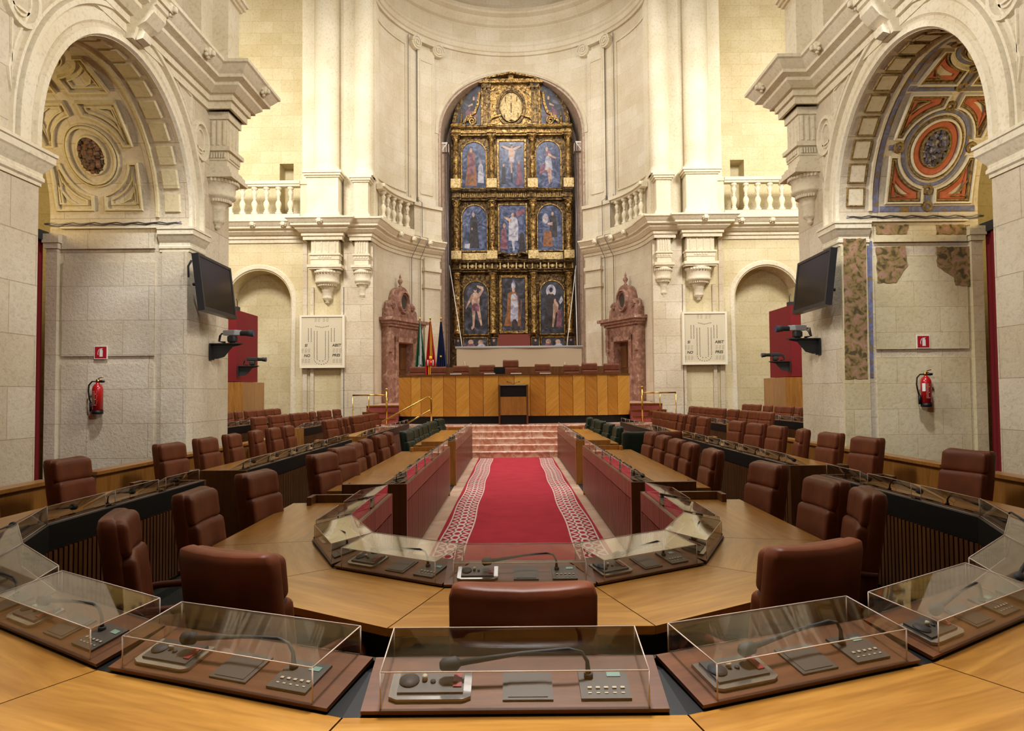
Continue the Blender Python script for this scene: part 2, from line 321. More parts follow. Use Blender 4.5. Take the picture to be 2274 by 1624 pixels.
# ------------------------------------------------------------------ side walls with their arches
YC, RA, ZS = 10.9, 2.07, 4.97        # arch centre, radius, springing
CORN = [(0, 7.98), (.56, 7.98), (.56, 7.92), (.52, 7.90), (.44, 7.80), (.40, 7.76), (.40, 7.70), (.28, 7.66), (.28, 7.60), (.16, 7.50), (.10, 7.50), (.10, 7.38), (.05, 7.38), (.05, 7.24), (0, 7.24)]
def VM(u, s, h): # vault map: u depth from wall face, s arc from far springing
    if s < 0: return (5.9 + u, YC + RA - h, ZS + s)
    f = s / RA; return (5.9 + u, YC + (RA - h) * math.cos(f), ZS + (RA - h) * math.sin(f))
def WX(x): return lambda a, b, h: (x - h, a, b)   # right-hand wall plane, a = y, b = z
for sx in (-1, 1):
    nm = SIDE[sx]; T = mir(sx)
    mb = MB(T)
    pl = [(-4, 0), (YC - RA, 0), (YC - RA, ZS)] + arc(YC, ZS, RA, PI, 0, 40) + [(YC + RA, 0), (14.8, 0), (14.8, CT), (-4, CT)]
    mb.prism(pl, WX(5.9), -2.52, 0); mb.build('wall_' + nm, 'stone_rough', **ST)
    mb = MB(T); mb.box(6.1, 8.4, -4, 14.8, CT, 21.5); mb.build('wall_%s_upper' % nm, 'stone_rough', **ST)
    # back of the chapel behind the arch
    mb = MB(T); mb.box(11.2, 11.4, 6, 15, 0, 8.5); mb.build('wall_%s_chapel' % nm, 'stone_gold', **ST)
    mb = MB(T); mb.box(8.4, 11.2, 14.8, 15.0, 0, 8.5); mb.box(8.4, 11.2, 6, 6.2, 0, 8.5); mb.box(8.4, 11.4, 6, 15, 8.5, 8.7); mb.build('wall_%s_chapel_sides' % nm, 'stone_gold', **ST)
    # archivolt, imposts, jamb mouldings, spandrel ornaments
    mb = MB(T)
    F = WX(5.9)
    for r, w_, h_ in ((RA + .07, .13, .05), (RA + .27, .20, .035), (RA + .44, .10, .09), (RA + .53, .06, .05)):
        mb.strip([(YC + r, ZS - .2)] + arc(YC, ZS, r, 0, PI, 48) + [(YC - r, ZS - .2)], w_, h_, F)
    imp = [(0, 4.34), (.02, 4.34), (.02, 4.38), (.045, 4.40), (.045, 4.44), (.03, 4.46), (.03, 4.50), (.06, 4.54), (.11, 4.62), (.13, 4.64), (.13, 4.72), (.15, 4.73), (.15, 4.77), (0, 4.80)]
    mb.sweep([(6.42, YC + RA), (5.9, YC + RA), (5.9, YC + RA + .62)], imp, side=1); mb.box(6.42, 8.2, YC + RA - .07, YC + RA, 4.77, 4.80)
    mb.sweep([(5.9, YC - RA - 1.05), (5.9, YC - RA), (8.4, YC - RA)], imp, side=1)
    mb.build('trim_%d' % (7 if sx < 0 else 8), 'stone_plain', **ST)
    mb = MB(T)      # near pier strips and panels
    for (a, b, z0, z1, h) in ((YC - RA - 1.15, YC - RA - 1.0, 0, 7.2, .12), (YC - RA - 2.6, YC - RA - 1.15, 0, 7.2, .22)):
        mb.box(5.9 - h, 5.9, a, b, z0, z1)
    # spandrel panels
    def tri(pts): mb.strip(pts, .05, .03, F, closed=True)
    R2 = RA + .66
    for sg in (1, -1):
        e = [(YC + sg * 2.62, ZS + .35)] + [(YC + sg * R2 * math.cos(a), ZS + R2 * math.sin(a)) for a in [math.radians(k) for k in (13, 22, 31)]] + [(YC + sg * 2.62, ZS + 1.4)]
        tri(e)
        e = [(YC + sg * R2 * math.cos(math.radians(k)), ZS + R2 * math.sin(math.radians(k))) for k in (40, 50, 60)] + [(YC + sg * 2.1, ZS + R2 * math.sin(math.radians(60)) - .12)]
        tri(e)
        mb.strip(arc(YC + sg * 2.48, ZS + 1.55, .30, 0, 2 * PI, 28, .34)[:-1], .09, .06, F, closed=True)
        mb.strip(arc(YC + sg * 2.48, ZS + 1.55, .18, 0, 2 * PI, 24, .22)[:-1], .04, .03, F, closed=True)
    mb.build('trim_%d' % (9 if sx < 0 else 10), 'stone_plain', **ST)
    # great cornice with the break over the corbel
    path = [(5.9, -4), (5.9, 13.68), (5.46, 13.68), (5.46, 14.44), (5.9, 14.44), (5.9, 14.8), (17, 14.8)]
    mb = MB(T); mb.sweep(path, CORN, side=1); mb.build('trim_%d' % (11 if sx < 0 else 12), 'stone_plain', **ST)
    # upper pedestal and shaft above the break
    mb = MB(T)
    def ped(x0, x1, y0, y1, z0=CT, z1=9.72):
        mb.box(x0, x1, y0, y1, z0, z1)
        for k, (o, a, b) in enumerate(((.10, z0, z0 + .14), (.06, z0 + .14, z0 + .22), (.03, z0 + .22, z0 + .28), (.05, z1 - .22, z1 - .16), (.10, z1 - .16, z1 - .08), (.14, z1 - .08, z1))):
            mb.box(x0 - o, x1 + o, y0 - o, y1 + o, a, b)
    ped(5.54, 6.1, 13.80, 14.36)
    mb.box(5.85, 6.1, 13.3, 14.8, CT, 21); mb.box(5.62, 6.1, 13.88, 14.3, 9.72, 21); mb.box(5.8, 6.1, 9, 13.2, CT, CT + .5)
    mb.build('trim_%d' % (13 if sx < 0 else 14), 'stone_plain', **ST)
    # coffered vault relief
    mb = MB(T)
    def addm(pts, w_, h_, mat, closed=True): mb.m = mat; mb.strip(pts, w_, h_, VM, closed=closed); mb.m = 0
    PAINT = sx > 0
    k = 0; s = .10
    while s < PI * RA - .3:      # square coffers along the edge
        sq = [(.14, s), (.44, s), (.44, s + .32), (.14, s + .32)]; mb.m = 0
        q = []
        for a, b in sq: q.append((a, b))
        mb.strip([(.29, s + .0), (.29, s + .32)], .30, .035, VM, bev=.12)
        if PAINT: mb.m = 2; mb.strip(sq, .03, .045, VM, closed=True); mb.m = 0
        s += .42
    mb.strip([(.56, 0)] + [(.56, x * .25) for x in range(1, 26)], .07, .05, VM)
    if PAINT:
        mb.m = 3; mb.strip([(.66, -.02)] + [(.66, x * .25) for x in range(1, 26)], .12, .012, VM); mb.m = 0
    U0, U1 = .74, 2.46; uc = (U0 + U1) / 2; H = 2.16
    for t in range(3):
        sc = .04 + H / 2 + t * H; oval = t == 0
        def el(a, b, n=36): return arc(uc, sc, a, 0, 2 * PI, n, b)[:-1]
        A, B = (.20, .30) if oval else (.22, .22)
        addm(el(A + .04, B + .04), .05, .05, 2 if PAINT else 0)
        if PAINT: addm(el(A + .12, B + .12), .13, .02, 1)
        addm(el(A + .21, B + .21), .05, .06, 0); addm(el(A + .26, B + .26), .03, .04, 2 if PAINT else 0)
        if PAINT: addm(el(A + .35, B + .35), .07, .012, 3)
        Rr, Rb = A + .44, B + .44
        for qx in (-1, 1):
            for qy in (-1, 1):
                def corner(i):   # inset outline of the corner compartment
                    ex, ey = .76 - i, H / 2 - .10 - i; ix, iy = .12 + i, .16 + i
                    a, b = Rr + i, Rb + i; pts = []
                    t0 = math.asin(min(1, iy / b)); t1 = math.acos(min(1, ix / a))
                    pts.append((ex, iy))
                    for j in range(9):
                        f = t0 + (t1 - t0) * j / 8; x_, y_ = a * math.cos(f), b * math.sin(f)
                        if x_ < ex - .01 and y_ < ey - .01: pts.append((x_, y_))
                    pts += [(ix, ey), (ex, ey)]
                    return [(uc + qx * a_, sc + qy * b_) for a_, b_ in pts]
                addm(corner(0), .045, .06, 0); 
                if PAINT: addm(corner(.05), .04, .045, 2)
                if PAINT: addm(corner(.12), .10, .02, 1)
                else: addm(corner(.10), .035, .04, 0)
                tr = [(.70, H / 2 - .52), (.70, H / 2 - .22), (.42, H / 2 - .22), (.56, H / 2 - .30)]
                addm([(uc + qx * a_, sc + qy * b_) for a_, b_ in tr], .04, .05, 2 if PAINT else 0)
        if PAINT:
            addm([(uc, sc - H / 2 + .02), (uc, sc - Rb)], .10, .012, 3, False); addm([(U0 + .05, sc), (uc - Rr, sc)], .10, .012, 3, False); addm([(uc + Rr, sc), (U1 - .05, sc)], .10, .012, 3, False)
            addm([(U0, sc - H / 2), (U1, sc - H / 2)], .12, .010, 3, False)
            for gx, gy in ((0, -Rb), (Rr, 0), (-Rr, 0), (0, Rb), (0, -H / 2 + .04)):
                addm([(uc + gx + .07 * math.cos(a), sc + gy + .07 * math.sin(a)) for a in [j * PI / 4 for j in range(8)]], .07, .03, 2)
    mb.build('trim_%d' % (15 if sx < 0 else 16), ['stone_gold' if sx < 0 else 'stone_plain', 'orange', 'gold_paint', 'fresco_blue'], **ST)
    for t, (aa, bb) in enumerate(((.20, .30), (.20, .20))):      # carved medallions
        sc = .04 + H / 2 + t * H; rng = random.Random(5 + t + sx)
        mb = MB(T); mb.strip([(uc, sc - bb), (uc, sc + bb)], aa * 1.2, .02, VM)
        for j in range(46):
            a = rng.uniform(0, 2 * PI); q = math.sqrt(rng.random()) * .88; c = VM(uc + aa * q * math.cos(a), sc + bb * q * math.sin(a), .03)
            r = rng.uniform(.025, .055); mb.rbox(c, (r, r * .7, r * rng.uniform(.8, 1.8)), r * .6, 2)
        for j in range(14):
            a = j * 2 * PI / 14; c = VM(uc + aa * math.cos(a), sc + bb * math.sin(a), .02); mb.rbox(c, (.04, .03, .05), .025, 2)
        mb.build('carved_medallion', 'relief' if sx < 0 else 'relief_blue', label='%s carved %s medallion in the %s coffered vault' % (('dark stone' if sx < 0 else 'blue and white'), ('oval' if t == 0 else 'upper round'), nm), cat='carving')
    # keystone bracket
    mb = MB(T); zk = ZS + RA
    mb.prism([(0, zk + .12), (.14, zk + .12), (.20, zk + .30), (.34, zk + .38), (.46, zk + .52), (.46, zk + .62), (.50, zk + .64), (.50, zk + .72), (0, zk + .72)], lambda a, b, h: (5.9 - a, YC + h, b), -.19, .19)
    mb.box(5.36, 5.9, YC - .25, YC + .25, zk + .72, zk + .80)
    mb.prism([(0, 0), (.10, .03), (.13, .12), (.05, .22), (0, .22)], lambda a, b, h: (5.9 - .16 - a, YC + h, zk + .12 + b), -.12, .12)
    mb.build('keystone_bracket', 'stone_plain', label='carved scroll keystone under the cornice over the %s arch' % nm, cat='keystone')
    # jamb wall panels
    mb = MB(T); J = lambda a, b, h: (a, YC + RA - h, b)
    for z0, z1, h_ in ((.07, 2.32, .025), (2.46, 4.16, .035), (4.40, 4.68, .06)): mb.prism([(6.50, z0), (8.17, z0), (8.17, z1), (6.50, z1)], J, 0, h_)
    mb.prism([(5.9, .07), (6.36, .07), (6.36, 4.34), (5.9, 4.34)], J, 0, .05)
    mb.prism([(8.22, .07), (8.42, .07), (8.42, 4.5), (8.22, 4.5)], J, 0, .10)
    mb.box(8.16, 8.46, YC + RA - .17, YC + RA, 4.5, 4.66); mb.box(8.19, 8.44, YC + RA - .14, YC + RA, 4.40, 4.5)
    mb.build('trim_%d' % (17 if sx < 0 else 18), 'stone_rough' if sx < 0 else 'stone_gold', **ST)
    # corbelled half column on the nave pier
    mb = MB(T)
    mb.box(5.56, 5.9, 13.84, 14.42, 6.55, 7.24)
    for (o, a, b) in ((.02, 6.30, 6.55), (.08, 6.47, 6.55), (.0, 6.15, 6.30), (.10, 6.02, 6.10), (.14, 5.94, 6.02), (.06, 6.10, 6.16), (.04, 7.1, 7.24)):
        mb.box(5.56 - o, 5.9, 13.84 - o, 14.42 + o, a, b)
    for j in range(6):
        mb.box(5.51, 5.54, 13.88 + j * .09, 13.94 + j * .09, 6.34, 6.44); mb.box(5.58 + j * .05, 5.61 + j * .05, 13.79, 13.83, 6.34, 6.44)
    for j in range(3): mb.box(5.545, 5.56, 13.9 + j * .17, 13.95 + j * .17, 6.6, 7.08); mb.box(5.60 + j * .11, 5.64 + j * .11, 13.82, 13.84, 6.6, 7.08)
    prof = [(.0, 5.0), (.05, 5.02), (.08, 5.06), (.05, 5.09), (.14, 5.13), (.17, 5.18), (.15, 5.22), (.17, 5.26), (.17, 5.38), (.19, 5.40), (.17, 5.43), (.22, 5.47), (.30, 5.54), (.35, 5.60), (.40, 5.62), (.41, 5.66), (.38, 5.68), (.40, 5.74), (.40, 5.85), (.45, 5.87), (.47, 5.93), (.42, 5.95)]
    prof = [(a * .84, b) for a, b in prof]; mb.lathe(prof, (5.86, 14.13, 0), 32)
    for j in range(18):
        a = PI / 2 + PI * (j + .5) / 18; mb.rbox((5.86 + .38 * math.cos(a), 14.13 + .38 * math.sin(a), 5.91), (.03, .03, .04), .02, 2)
        mb.rbox((5.86 + .25 * math.cos(a), 14.13 + .25 * math.sin(a), 5.555), (.022, .022, .045), .015, 2)
    mb.build('corbel', 'stone_plain', label='large carved urn corbel on the near %s pier above the television' % nm, cat='corbel', group='urn shaped wall corbels')
    # masks on the cornice
    for j, y in enumerate((9.4, 11.15, 12.6)):
        mb = MB(T); mb.rbox((5.40, y, 7.84), (.06, .09, .08), .05, 3); mb.rbox((5.33, y, 7.82), (.04, .05, .05), .03, 2)
        for a in range(8): mb.rbox((5.42, y + .1 * math.cos(a * PI / 4), 7.84 + .09 * math.sin(a * PI / 4)), (.035, .035, .035), .03, 1)
        mb.build('lion_mask', 'stone_plain', label='small carved lion mask on the near %s cornice, %s from the camera' % (nm, ('nearest', 'second', 'third')[j]), cat='carving', group='lion masks on the cornices')
    mb = MB(T); mb.rbox((4.98, 14.25, 7.84), (.06, .09, .08), .05, 3); mb.rbox((4.91, 14.25, 7.82), (.04, .05, .05), .03, 2)
    for a in range(8): mb.rbox((5.0, 14.25 + .1 * math.cos(a * PI / 4), 7.84 + .09 * math.sin(a * PI / 4)), (.035, .035, .035), .03, 1)
    mb.build('lion_mask', 'stone_plain', label='small carved lion mask on the jutting %s cornice corner' % nm, cat='carving', group='lion masks on the cornices')
# curtains filling the rear openings
for sx in (-1, 1):
    mb = MB(mir(sx)); pts = [(8.52 + .03 * math.sin(k * 1.1), 12.93 - k * .05) for k in range(80)]
    mb.loft([[(x, y, z) for x, y in pts] for z in (.07, 4.55)], closed=False, cap=False, sm=True)
    o = mb.build('curtain', 'curtain', recalc=False, label='red curtain hanging behind the %s arch' % SIDE[sx], cat='curtain')
    mb = MB(mir(sx)); mb.box(8.44, 8.7, 8.83, 12.97, 4.55, 4.72); mb.build('curtain_box', 'black_matt', label='dark pelmet box above the %s red curtain' % SIDE[sx], cat='pelmet')
# cables along the impost
for sx in (-1, 1):
    mb = MB(mir(sx)); rng = random.Random(3)
    for q in range(2):
        mb.tube([(6.0 + k * .13, 12.90 - q * .02, 4.835 + q * .02 + .015 * math.sin(k * 2.1 + q)) for k in range(20)], .012, 6)
    mb.build('cable', 'pipe', label='grey cable lying along the %s impost ledge' % SIDE[sx], cat='cable')
# fresco fragments on the right jamb
def jam(px, py): p = at_y(px, py, 12.93); return (p.x, p.z)
FR = [([(1872, 530), (1922, 530), (1926, 842), (1876, 842)], 'fresco'), ([(1926, 535), (1938, 535), (1942, 838), (1931, 838)], 'fresco_blue'),
      ([(1944, 500), (2016, 500), (2012, 521), (1944, 521)], 'fresco'), ([(2078, 500), (2152, 500), (2152, 522), (2078, 522)], 'fresco'),
      ([(1946, 549), (2010, 546), (2013, 570), (2016, 590), (2005, 603), (1998, 616), (1990, 628), (1948, 628)], 'fresco'),
      ([(2079, 548), (2156, 548), (2160, 636), (2122, 634), (2118, 616), (2098, 604), (2082, 592)], 'fresco'),
      ([(1944, 530), (2155, 530), (2155, 538), (1944, 538)], 'fresco_blue'), ([(2166, 535), (2176, 535), (2176, 790), (2168, 790)], 'fresco_blue'), ([(2182, 545), (2206, 545), (2212, 790), (2188, 790)], 'fresco')]
root = empty('wall_fresco', 'faded gold and pink painted fragments on the right chapel jamb', 'fresco', (7.2, 12.93, 0))
FD = {0: 12.912, 1: 12.955, 2: 12.902, 3: 12.902, 4: 12.925, 5: 12.925, 6: 12.955, 7: 12.955}
for k, (pts, mt) in enumerate(FR):
    if k == len(FR) - 1: continue
    rng = random.Random(k + 20); q = []
    for (xa, ya), (xb, yb) in zip(pts, pts[1:] + pts[:1]):
        n_ = max(1, int(math.hypot(xb - xa, yb - ya) / 7)) if mt == 'fresco' else 1
        for j in range(n_):
            t_ = j / n_; jx = rng.uniform(-1.3, 1.3) if j else 0; jy = rng.uniform(-1.3, 1.3) if j else 0
            if k == 0: jx *= .3
            q.append(jam(xa + (xb - xa) * t_ + jx, ya + (yb - ya) * t_ + jy))
    mb = MB(); mb.prism(q, lambda a, b, h: (a - 7.2, h, b), FD[k] - 12.93, .03); mb.build('painted_patch', mt, root)
# ------------------------------------------------------------------ transept and apse
RP = 5.05
def ap(th, r=RP, sx=1): a = math.radians(th); return (r * math.cos(a), 26 + r * math.sin(a))
TH_N = math.degrees(math.acos(3.04 / RP))
BALU = [(.05, 0), (.12, 0), (.12, .08), (.07, .10), (.09, .14), (.06, .17), (.08, .24), (.115, .36), (.10, .44), (.055, .52), (.045, .56), (.075, .58), (.045, .60), (.055, .66), (.09, .74), (.095, .80), (.06, .86), (.07, .90), (.12, .93), (.12, 1.0), (.05, 1.0)]
def baluster_mesh():
    mb = MB(); mb.lathe([(0.001, 0)] + BALU[1:-1] + [(.001, 1.0)], n=12); return mb
UVA = lambda c: (math.atan2(c.y - 26, c.x) * RP, c.z)
for sx in (-1, 1):
    nm = SIDE[sx]; T = mir(sx); PF = lambda a, b, h: (a, 26 + h, b)
    mb = MB(T)
    pl = [(5.12, 0), (9.2 - 1.15, 0), (9.2 - 1.15, 5.1)] + arc(9.2, 5.1, 1.15, PI, 0, 28) + [(10.35, 0), (17.5, 0), (17.5, CT), (5.12, CT)]
    mb.prism(pl, PF, 0, .9); mb.box(8, 10.4, 26.88, 27.0, 0, 6.4)
    mb.build('wall_%s_transept' % nm, 'stone_gold', **ST)
    if sx > 0:
        mb = MB(); pts = arc(9.2, 5.1, 1.145, math.radians(20), math.radians(160), 18)
        mb.loft([[(a, y, b) for a, b in pts] for y in (26.1, 26.85)], closed=False, cap=False)
        mb.build('niche_fresco', 'fresco_arch', recalc=False, label='faded red and cream painted decoration under the right transept niche arch', cat='fresco')
    mb = MB(T); mb.strip([(8.0, .2)] + [(9.2 + 1.27 * math.cos(a), 5.1 + 1.27 * math.sin(a)) for a in [PI - k * PI / 30 for k in range(31)]] + [(10.42, .2)], .20, .05, lambda a, b, h: (a, 26 - h, b))
    mb.build('trim_%d' % (21 if sx < 0 else 22), 'stone_plain', **ST)
    mb = MB(T)      # upper wall with the doorway behind the balustrade
    x0, x1 = 8.33, 8.86
    mb.box(5.7, x0, 27.2, 27.9, CT - .5, 21.5); mb.box(x1, 17.5, 27.2, 27.9, CT - .5, 21.5); mb.box(x0, x1, 27.2, 27.9, 10.55, 21.5); mb.box(x0, x1, 27.85, 27.9, CT, 10.55)
    mb.build('wall_%s_gallery' % nm, 'stone_gold', **ST)
    mb = MB(T); mb.box(5.05, 17.5, 26.0, 27.3, CT - .3, CT); mb.build('trim_%d' % (23 if sx < 0 else 24), 'stone_plain', **ST)
    mb = MB(T); mb.box(17.3, 17.6, 14, 28, 0, 21.5); mb.build('wall_%s_end' % nm, 'stone_gold', **ST)
    mb = MB(T); mb.box(11.4, 17.5, 14.7, 14.85, 0, 21.5); mb.build('wall_%s_return' % nm, 'stone_gold', **ST)
    # cornice
    arcp = [ap(k) for k in [TH_N * j / 20 for j in range(21)]]
    path = [(17.4, 26), (7.42, 26), (7.42, 25.52), (6.12, 25.52), (6.12, 26), (5.80, 26), (5.80, 25.68), (5.12, 25.68)] + arcp[1:]
    mb = MB(T); mb.sweep(path, CORN, side=1); mb.build('trim_%d' % (25 if sx < 0 else 26), 'stone_plain', **ST)
    # piers, pedestals, half columns
    mb = MB(T)
    mb.box(6.15, 7.7, 26.15, 27.3, CT, 21.5); mb.box(5.75, 6.15, 26.05, 27.3, CT, 21.5); mb.box(5.05, 5.8, 26.2, 27.3, CT, 21.5); mb.box(7.3, 7.55, 26.2, 27.2, 10, 21.5); mb.box(7.05, 7.12, 26.28, 26.5, 10.3, 19)
    ped(6.22, 7.34, 25.5, 26.4, CT, 9.72); ped(5.2, 5.72, 25.75, 26.3, CT, 9.60); mb.box(7.34, 7.75, 26.1, 26.5, CT, 9.55); mb.box(7.3, 7.8, 26.05, 26.5, 9.42, 9.56)
    mb.build('trim_%d' % (27 if sx < 0 else 28), 'stone_plain', **ST)
    # pilaster blocks and corbels
    for q, (xa, xb, yf, zt, r) in enumerate(((6.22, 7.20, 25.56, 0, .46), (5.2, 5.68, 25.72, .06, .30))):
        mb = MB(T); xc = (xa + xb) / 2
        mb.box(xa, xb, yf, 26, 6.76, 7.24); mb.box(xa - .03, xb + .03, yf - .03, 26, 6.55, 6.78); mb.box(xa - .07, xb + .07, yf - .07, 26, 6.70, 6.76); mb.box(xa - .01, xb + .01, yf - .01, 26, 6.36, 6.55)
        mb.box(xa - .12, xb + .12, yf - .12, 26, 6.26, 6.36); mb.box(xa - .08, xb + .08, yf - .08, 26, 6.20, 6.26)
        for j in range(5): mb.box(xc - .24 + j * .1, xc - .17 + j * .1, yf - .05, yf, 6.60, 6.67)
        for j in range(4): mb.box(xa + .1 + j * (xb - xa - .2) / 3.2, xa + .14 + j * (xb - xa - .2) / 3.2, yf - .02, yf, 6.80, 7.22)
        k = r / .46
        prof = [(.0, 5.0), (.05, 5.02), (.08, 5.06), (.05, 5.10), (.16, 5.16), (.18, 5.22), (.16, 5.26), (.18, 5.30), (.18, 5.44), (.21, 5.47), (.20, 5.52), (.27, 5.60), (.34, 5.68), (.42, 5.72), (.45, 5.78), (.42, 5.82), (.43, 5.90), (.44, 6.04), (.48, 6.08), (.50, 6.14), (.44, 6.20)]
        mb.lathe([(a * k, 6.2 - (6.2 - b) * (1 if q == 0 else .9)) for a, b in prof], (xc, 25.93, 0), 28)
        for j in range(14):
            a = PI + PI * (j + .5) / 14; mb.rbox((xc + .48 * k * math.cos(a), 25.93 + .48 * k * math.sin(a), 6.12), (.035 * k, .035 * k, .05), .02, 2)
            mb.rbox((xc + .33 * k * math.cos(a), 25.93 + .33 * k * math.sin(a), 6.2 - (6.2 - 5.66) * (1 if q == 0 else .9)), (.03 * k, .03 * k, .05), .02, 2)
        mb.build('corbel', 'stone_plain', label=('carved urn corbel over the %s score board' % nm) if q == 0 else ('slim carved urn corbel beside the apse, %s of the two' % nm), cat='corbel', group='urn shaped wall corbels')
    for q, (xc, yc, r, z) in enumerate(((6.76, 26.02, .45, 9.72), (5.42, 26.05, .35, 9.60))):
        mb = MB(T); mb.lathe([(r * 1.2, z), (r * 1.2, z + .10), (r * 1.12, z + .12), (r * 1.15, z + .17), (r * 1.1, z + .22), (r * 1.02, z + .25), (r, z + .34), (r * .99, 21.4)], (xc, yc, 0), 40)
        mb.box(xc - r * 1.2, xc + r * 1.2, yc - r * 1.2, yc + r, z - .0, z + .07)
        mb.build('half_column', 'stone_plain', label=('tall thick half column on the %s pier above the score board' % nm) if q == 0 else ('thinner half column at the %s edge of the apse' % nm), cat='column', group='half columns flanking the apse')
    # lower pier strips
    mb = MB(T); mb.box(6.1, 6.22, 25.9, 26, 0, 5.6); mb.box(7.2, 7.32, 25.9, 26, 0, 5.6); mb.box(5.06, 6.12, 25.90, 26.05, 0, 7.24); mb.box(7.45, 7.6, 25.94, 26, 0, 7.24)
    mb.build('trim_%d' % (29 if sx < 0 else 30), 'stone_rough', **ST)
    # gallery balustrade
    root = empty('balustrade', 'stone balustrade of the %s gallery, on the straight transept wall' % nm, 'balustrade', (sx * 9.5, 26.15, CT))
    mb = MB(); xs = (7.8, 11.6)
    def L(x): return sx * x - sx * 9.5
    a_, b_ = sorted((L(7.75), L(11.6)))
    mb.box(a_, b_, -.13, .13, 0, .34); mb.build('plinth', 'stone_plain', root)
    mb = MB(); mb.box(a_, b_, -.14, .14, 1.36, 1.44); mb.box(a_, b_, -.18, .18, 1.44, 1.56); mb.build('handrail', 'stone_plain', root)
    b0 = None
    for j in range(9):
        if b0 is None: b0 = baluster_mesh().build('baluster', 'stone_plain', root); o = b0
        else: o = b0.copy(); COL.objects.link(o); o.parent = root
        o.location = (L(8.12 + .44 * j), 0, .34); o.scale = (1, 1, 1.02)
    # curved blind balustrade
    root = empty('balustrade', 'curved stone balustrade on the %s side of the apse' % nm, 'balustrade', (0, 26, CT))
    mb = MB(T); th = [5 + j * 3 for j in range(11)]
    for (z0, z1, r0) in ((0, .34, .26), (1.36, 1.44, .24), (1.44, 1.56, .32)):
        pp = MB(T); pp.sweep([(RP * math.cos(math.radians(t)), RP * math.sin(math.radians(t))) for t in th], [(0, z0), (r0, z0), (r0, z1), (0, z1)], side=1)
        pp.build('plinth' if z0 == 0 else 'handrail', 'stone_plain', root)
    for j in range(5):
        t = math.radians(9.8 + 5.4 * j); o = b0.copy(); COL.objects.link(o); o.parent = root; o.location = (sx * 4.92 * math.cos(t), 4.92 * math.sin(t), .34)
    # masks along the far cornices
    spots = [(x, 25.52, 0) for x in (8.2, 9.3, 10.4)] + [(6.78, 25.02, 0), (5.1, 25.35, 0)] + [ap(t, 4.5) + (1,) for t in (18, 30, 42)]
    for j, sp in enumerate(spots):
        mb = MB(T); mb.rbox((sp[0], sp[1], 7.84), (.08, .07, .08), .05, 2)
        for a in range(8): mb.rbox((sp[0] + .09 * math.cos(a * PI / 4), sp[1] + .02, 7.84 + .09 * math.sin(a * PI / 4)), (.035, .03, .035), .025, 1)
        mb.build('lion_mask', 'stone_plain', label='small lion mask on the %s %s' % (nm, ['gallery cornice nearest the apse', 'gallery cornice, second from the apse', 'gallery cornice, third from the apse', 'cornice block under the thick half column', 'cornice block under the thin half column', 'apse cornice, furthest from the altarpiece', 'apse cornice, middle one', 'apse cornice, nearest the altarpiece'][j]), cat='carving', group='lion masks on the cornices')
    # apse walls, side part
    mb = MB(T); ths = [1.2 + (TH_N - 1.2) * j / 24 for j in range(25)]
    def ring(t, r0, r1, z0, z1): return [ap(t, r0) + (z0,), ap(t, r0) + (z1,), ap(t, r1) + (z1,), ap(t, r1) + (z0,)]
    mb.loft([ring(t, RP, RP + .6, 0, CT) for t in ths]); mb.loft([ring(t, RP + .12, RP + .8, CT, 16.6) for t in ths]); mb.build('wall_apse_' + nm, 'stone_apse', uvf=UVA, **ST)
    mb = MB(T)
    mb.loft([ring(t, RP - .14, RP + .2, CT, 9.5) for t in (36, 40, 44, 48, 52, TH_N)])     # pedestal of the pilasters
    mb.loft([ring(t, RP - .22, RP + .2, 9.36, 9.5) for t in (35.5, 40, 44, 48, 52, TH_N)]); mb.loft([ring(t, RP - .20, RP + .2, CT, CT + .16) for t in (35.5, 40, 44, 48, 52, TH_N)])
    for (ta, tb, d) in ((36.5, 39.5, .02), (40.5, 50.5, .10)):
        mb.loft([ring(ta + (tb - ta) * j / 4, RP + .12 - d, RP + .3, 9.5, 16.1) for j in range(5)])
        mb.loft([ring(ta + (tb - ta) * j / 4, RP + .12 - d - .06, RP + .3, 9.5, 9.8) for j in range(5)])
    mb.loft([ring(43 + 9 * j / 4, RP - .12, RP + .2, 1.4, 7.3) for j in range(5)]); mb.loft([ring(42.4 + 10 * j / 4, RP - .2, RP + .2, 6.75, 6.9) for j in range(5)]); mb.loft([ring(42.4 + 10 * j / 4, RP - .18, RP + .2, 6.05, 6.2) for j in range(5)])
    # recessed panel outlines
    FA = lambda a, b, h: ap(a, RP + .12 - h) + (b,)
    pan = [(8 + k * 3.2, 9.9) for k in range(9)] + [(33.6, z) for z in (12, 14, 16.0)] + [(8 + k * 3.2, 16.0) for k in range(8, -1, -1)]
    def pstrip(pts, dt, h): 
        for (a, b), (c, d) in zip(pts, pts[1:] + pts[:1]):
            if abs(a - c) < 1e-6: mb.loft([[FA(a - dt, b, 0), FA(a + dt, b, 0), FA(a + dt, b, h), FA(a - dt, b, h)], [FA(c - dt, d, 0), FA(c + dt, d, 0), FA(c + dt, d, h), FA(c - dt, d, h)]])
            else: mb.loft([[FA(a, b - .04, 0), FA(a, b + .04, 0), FA(a, b + .04, h), FA(a, b - .04, h)], [FA(c, d - .04, 0), FA(c, d + .04, 0), FA(c, d + .04, h), FA(c, d - .04, h)]])
    pstrip(pan, .45, .05)
    pstrip([(41.8, 10.0), (49, 10.0), (49, 12), (49, 15.6), (41.8, 15.6), (41.8, 12)], .3, .13)
    # entablature rings and the semi-dome
    mb.build('trim_%d' % (31 if sx < 0 else 32), 'stone_apse', uvf=UVA, **ST)
    # volute capital
    mb = MB(T)
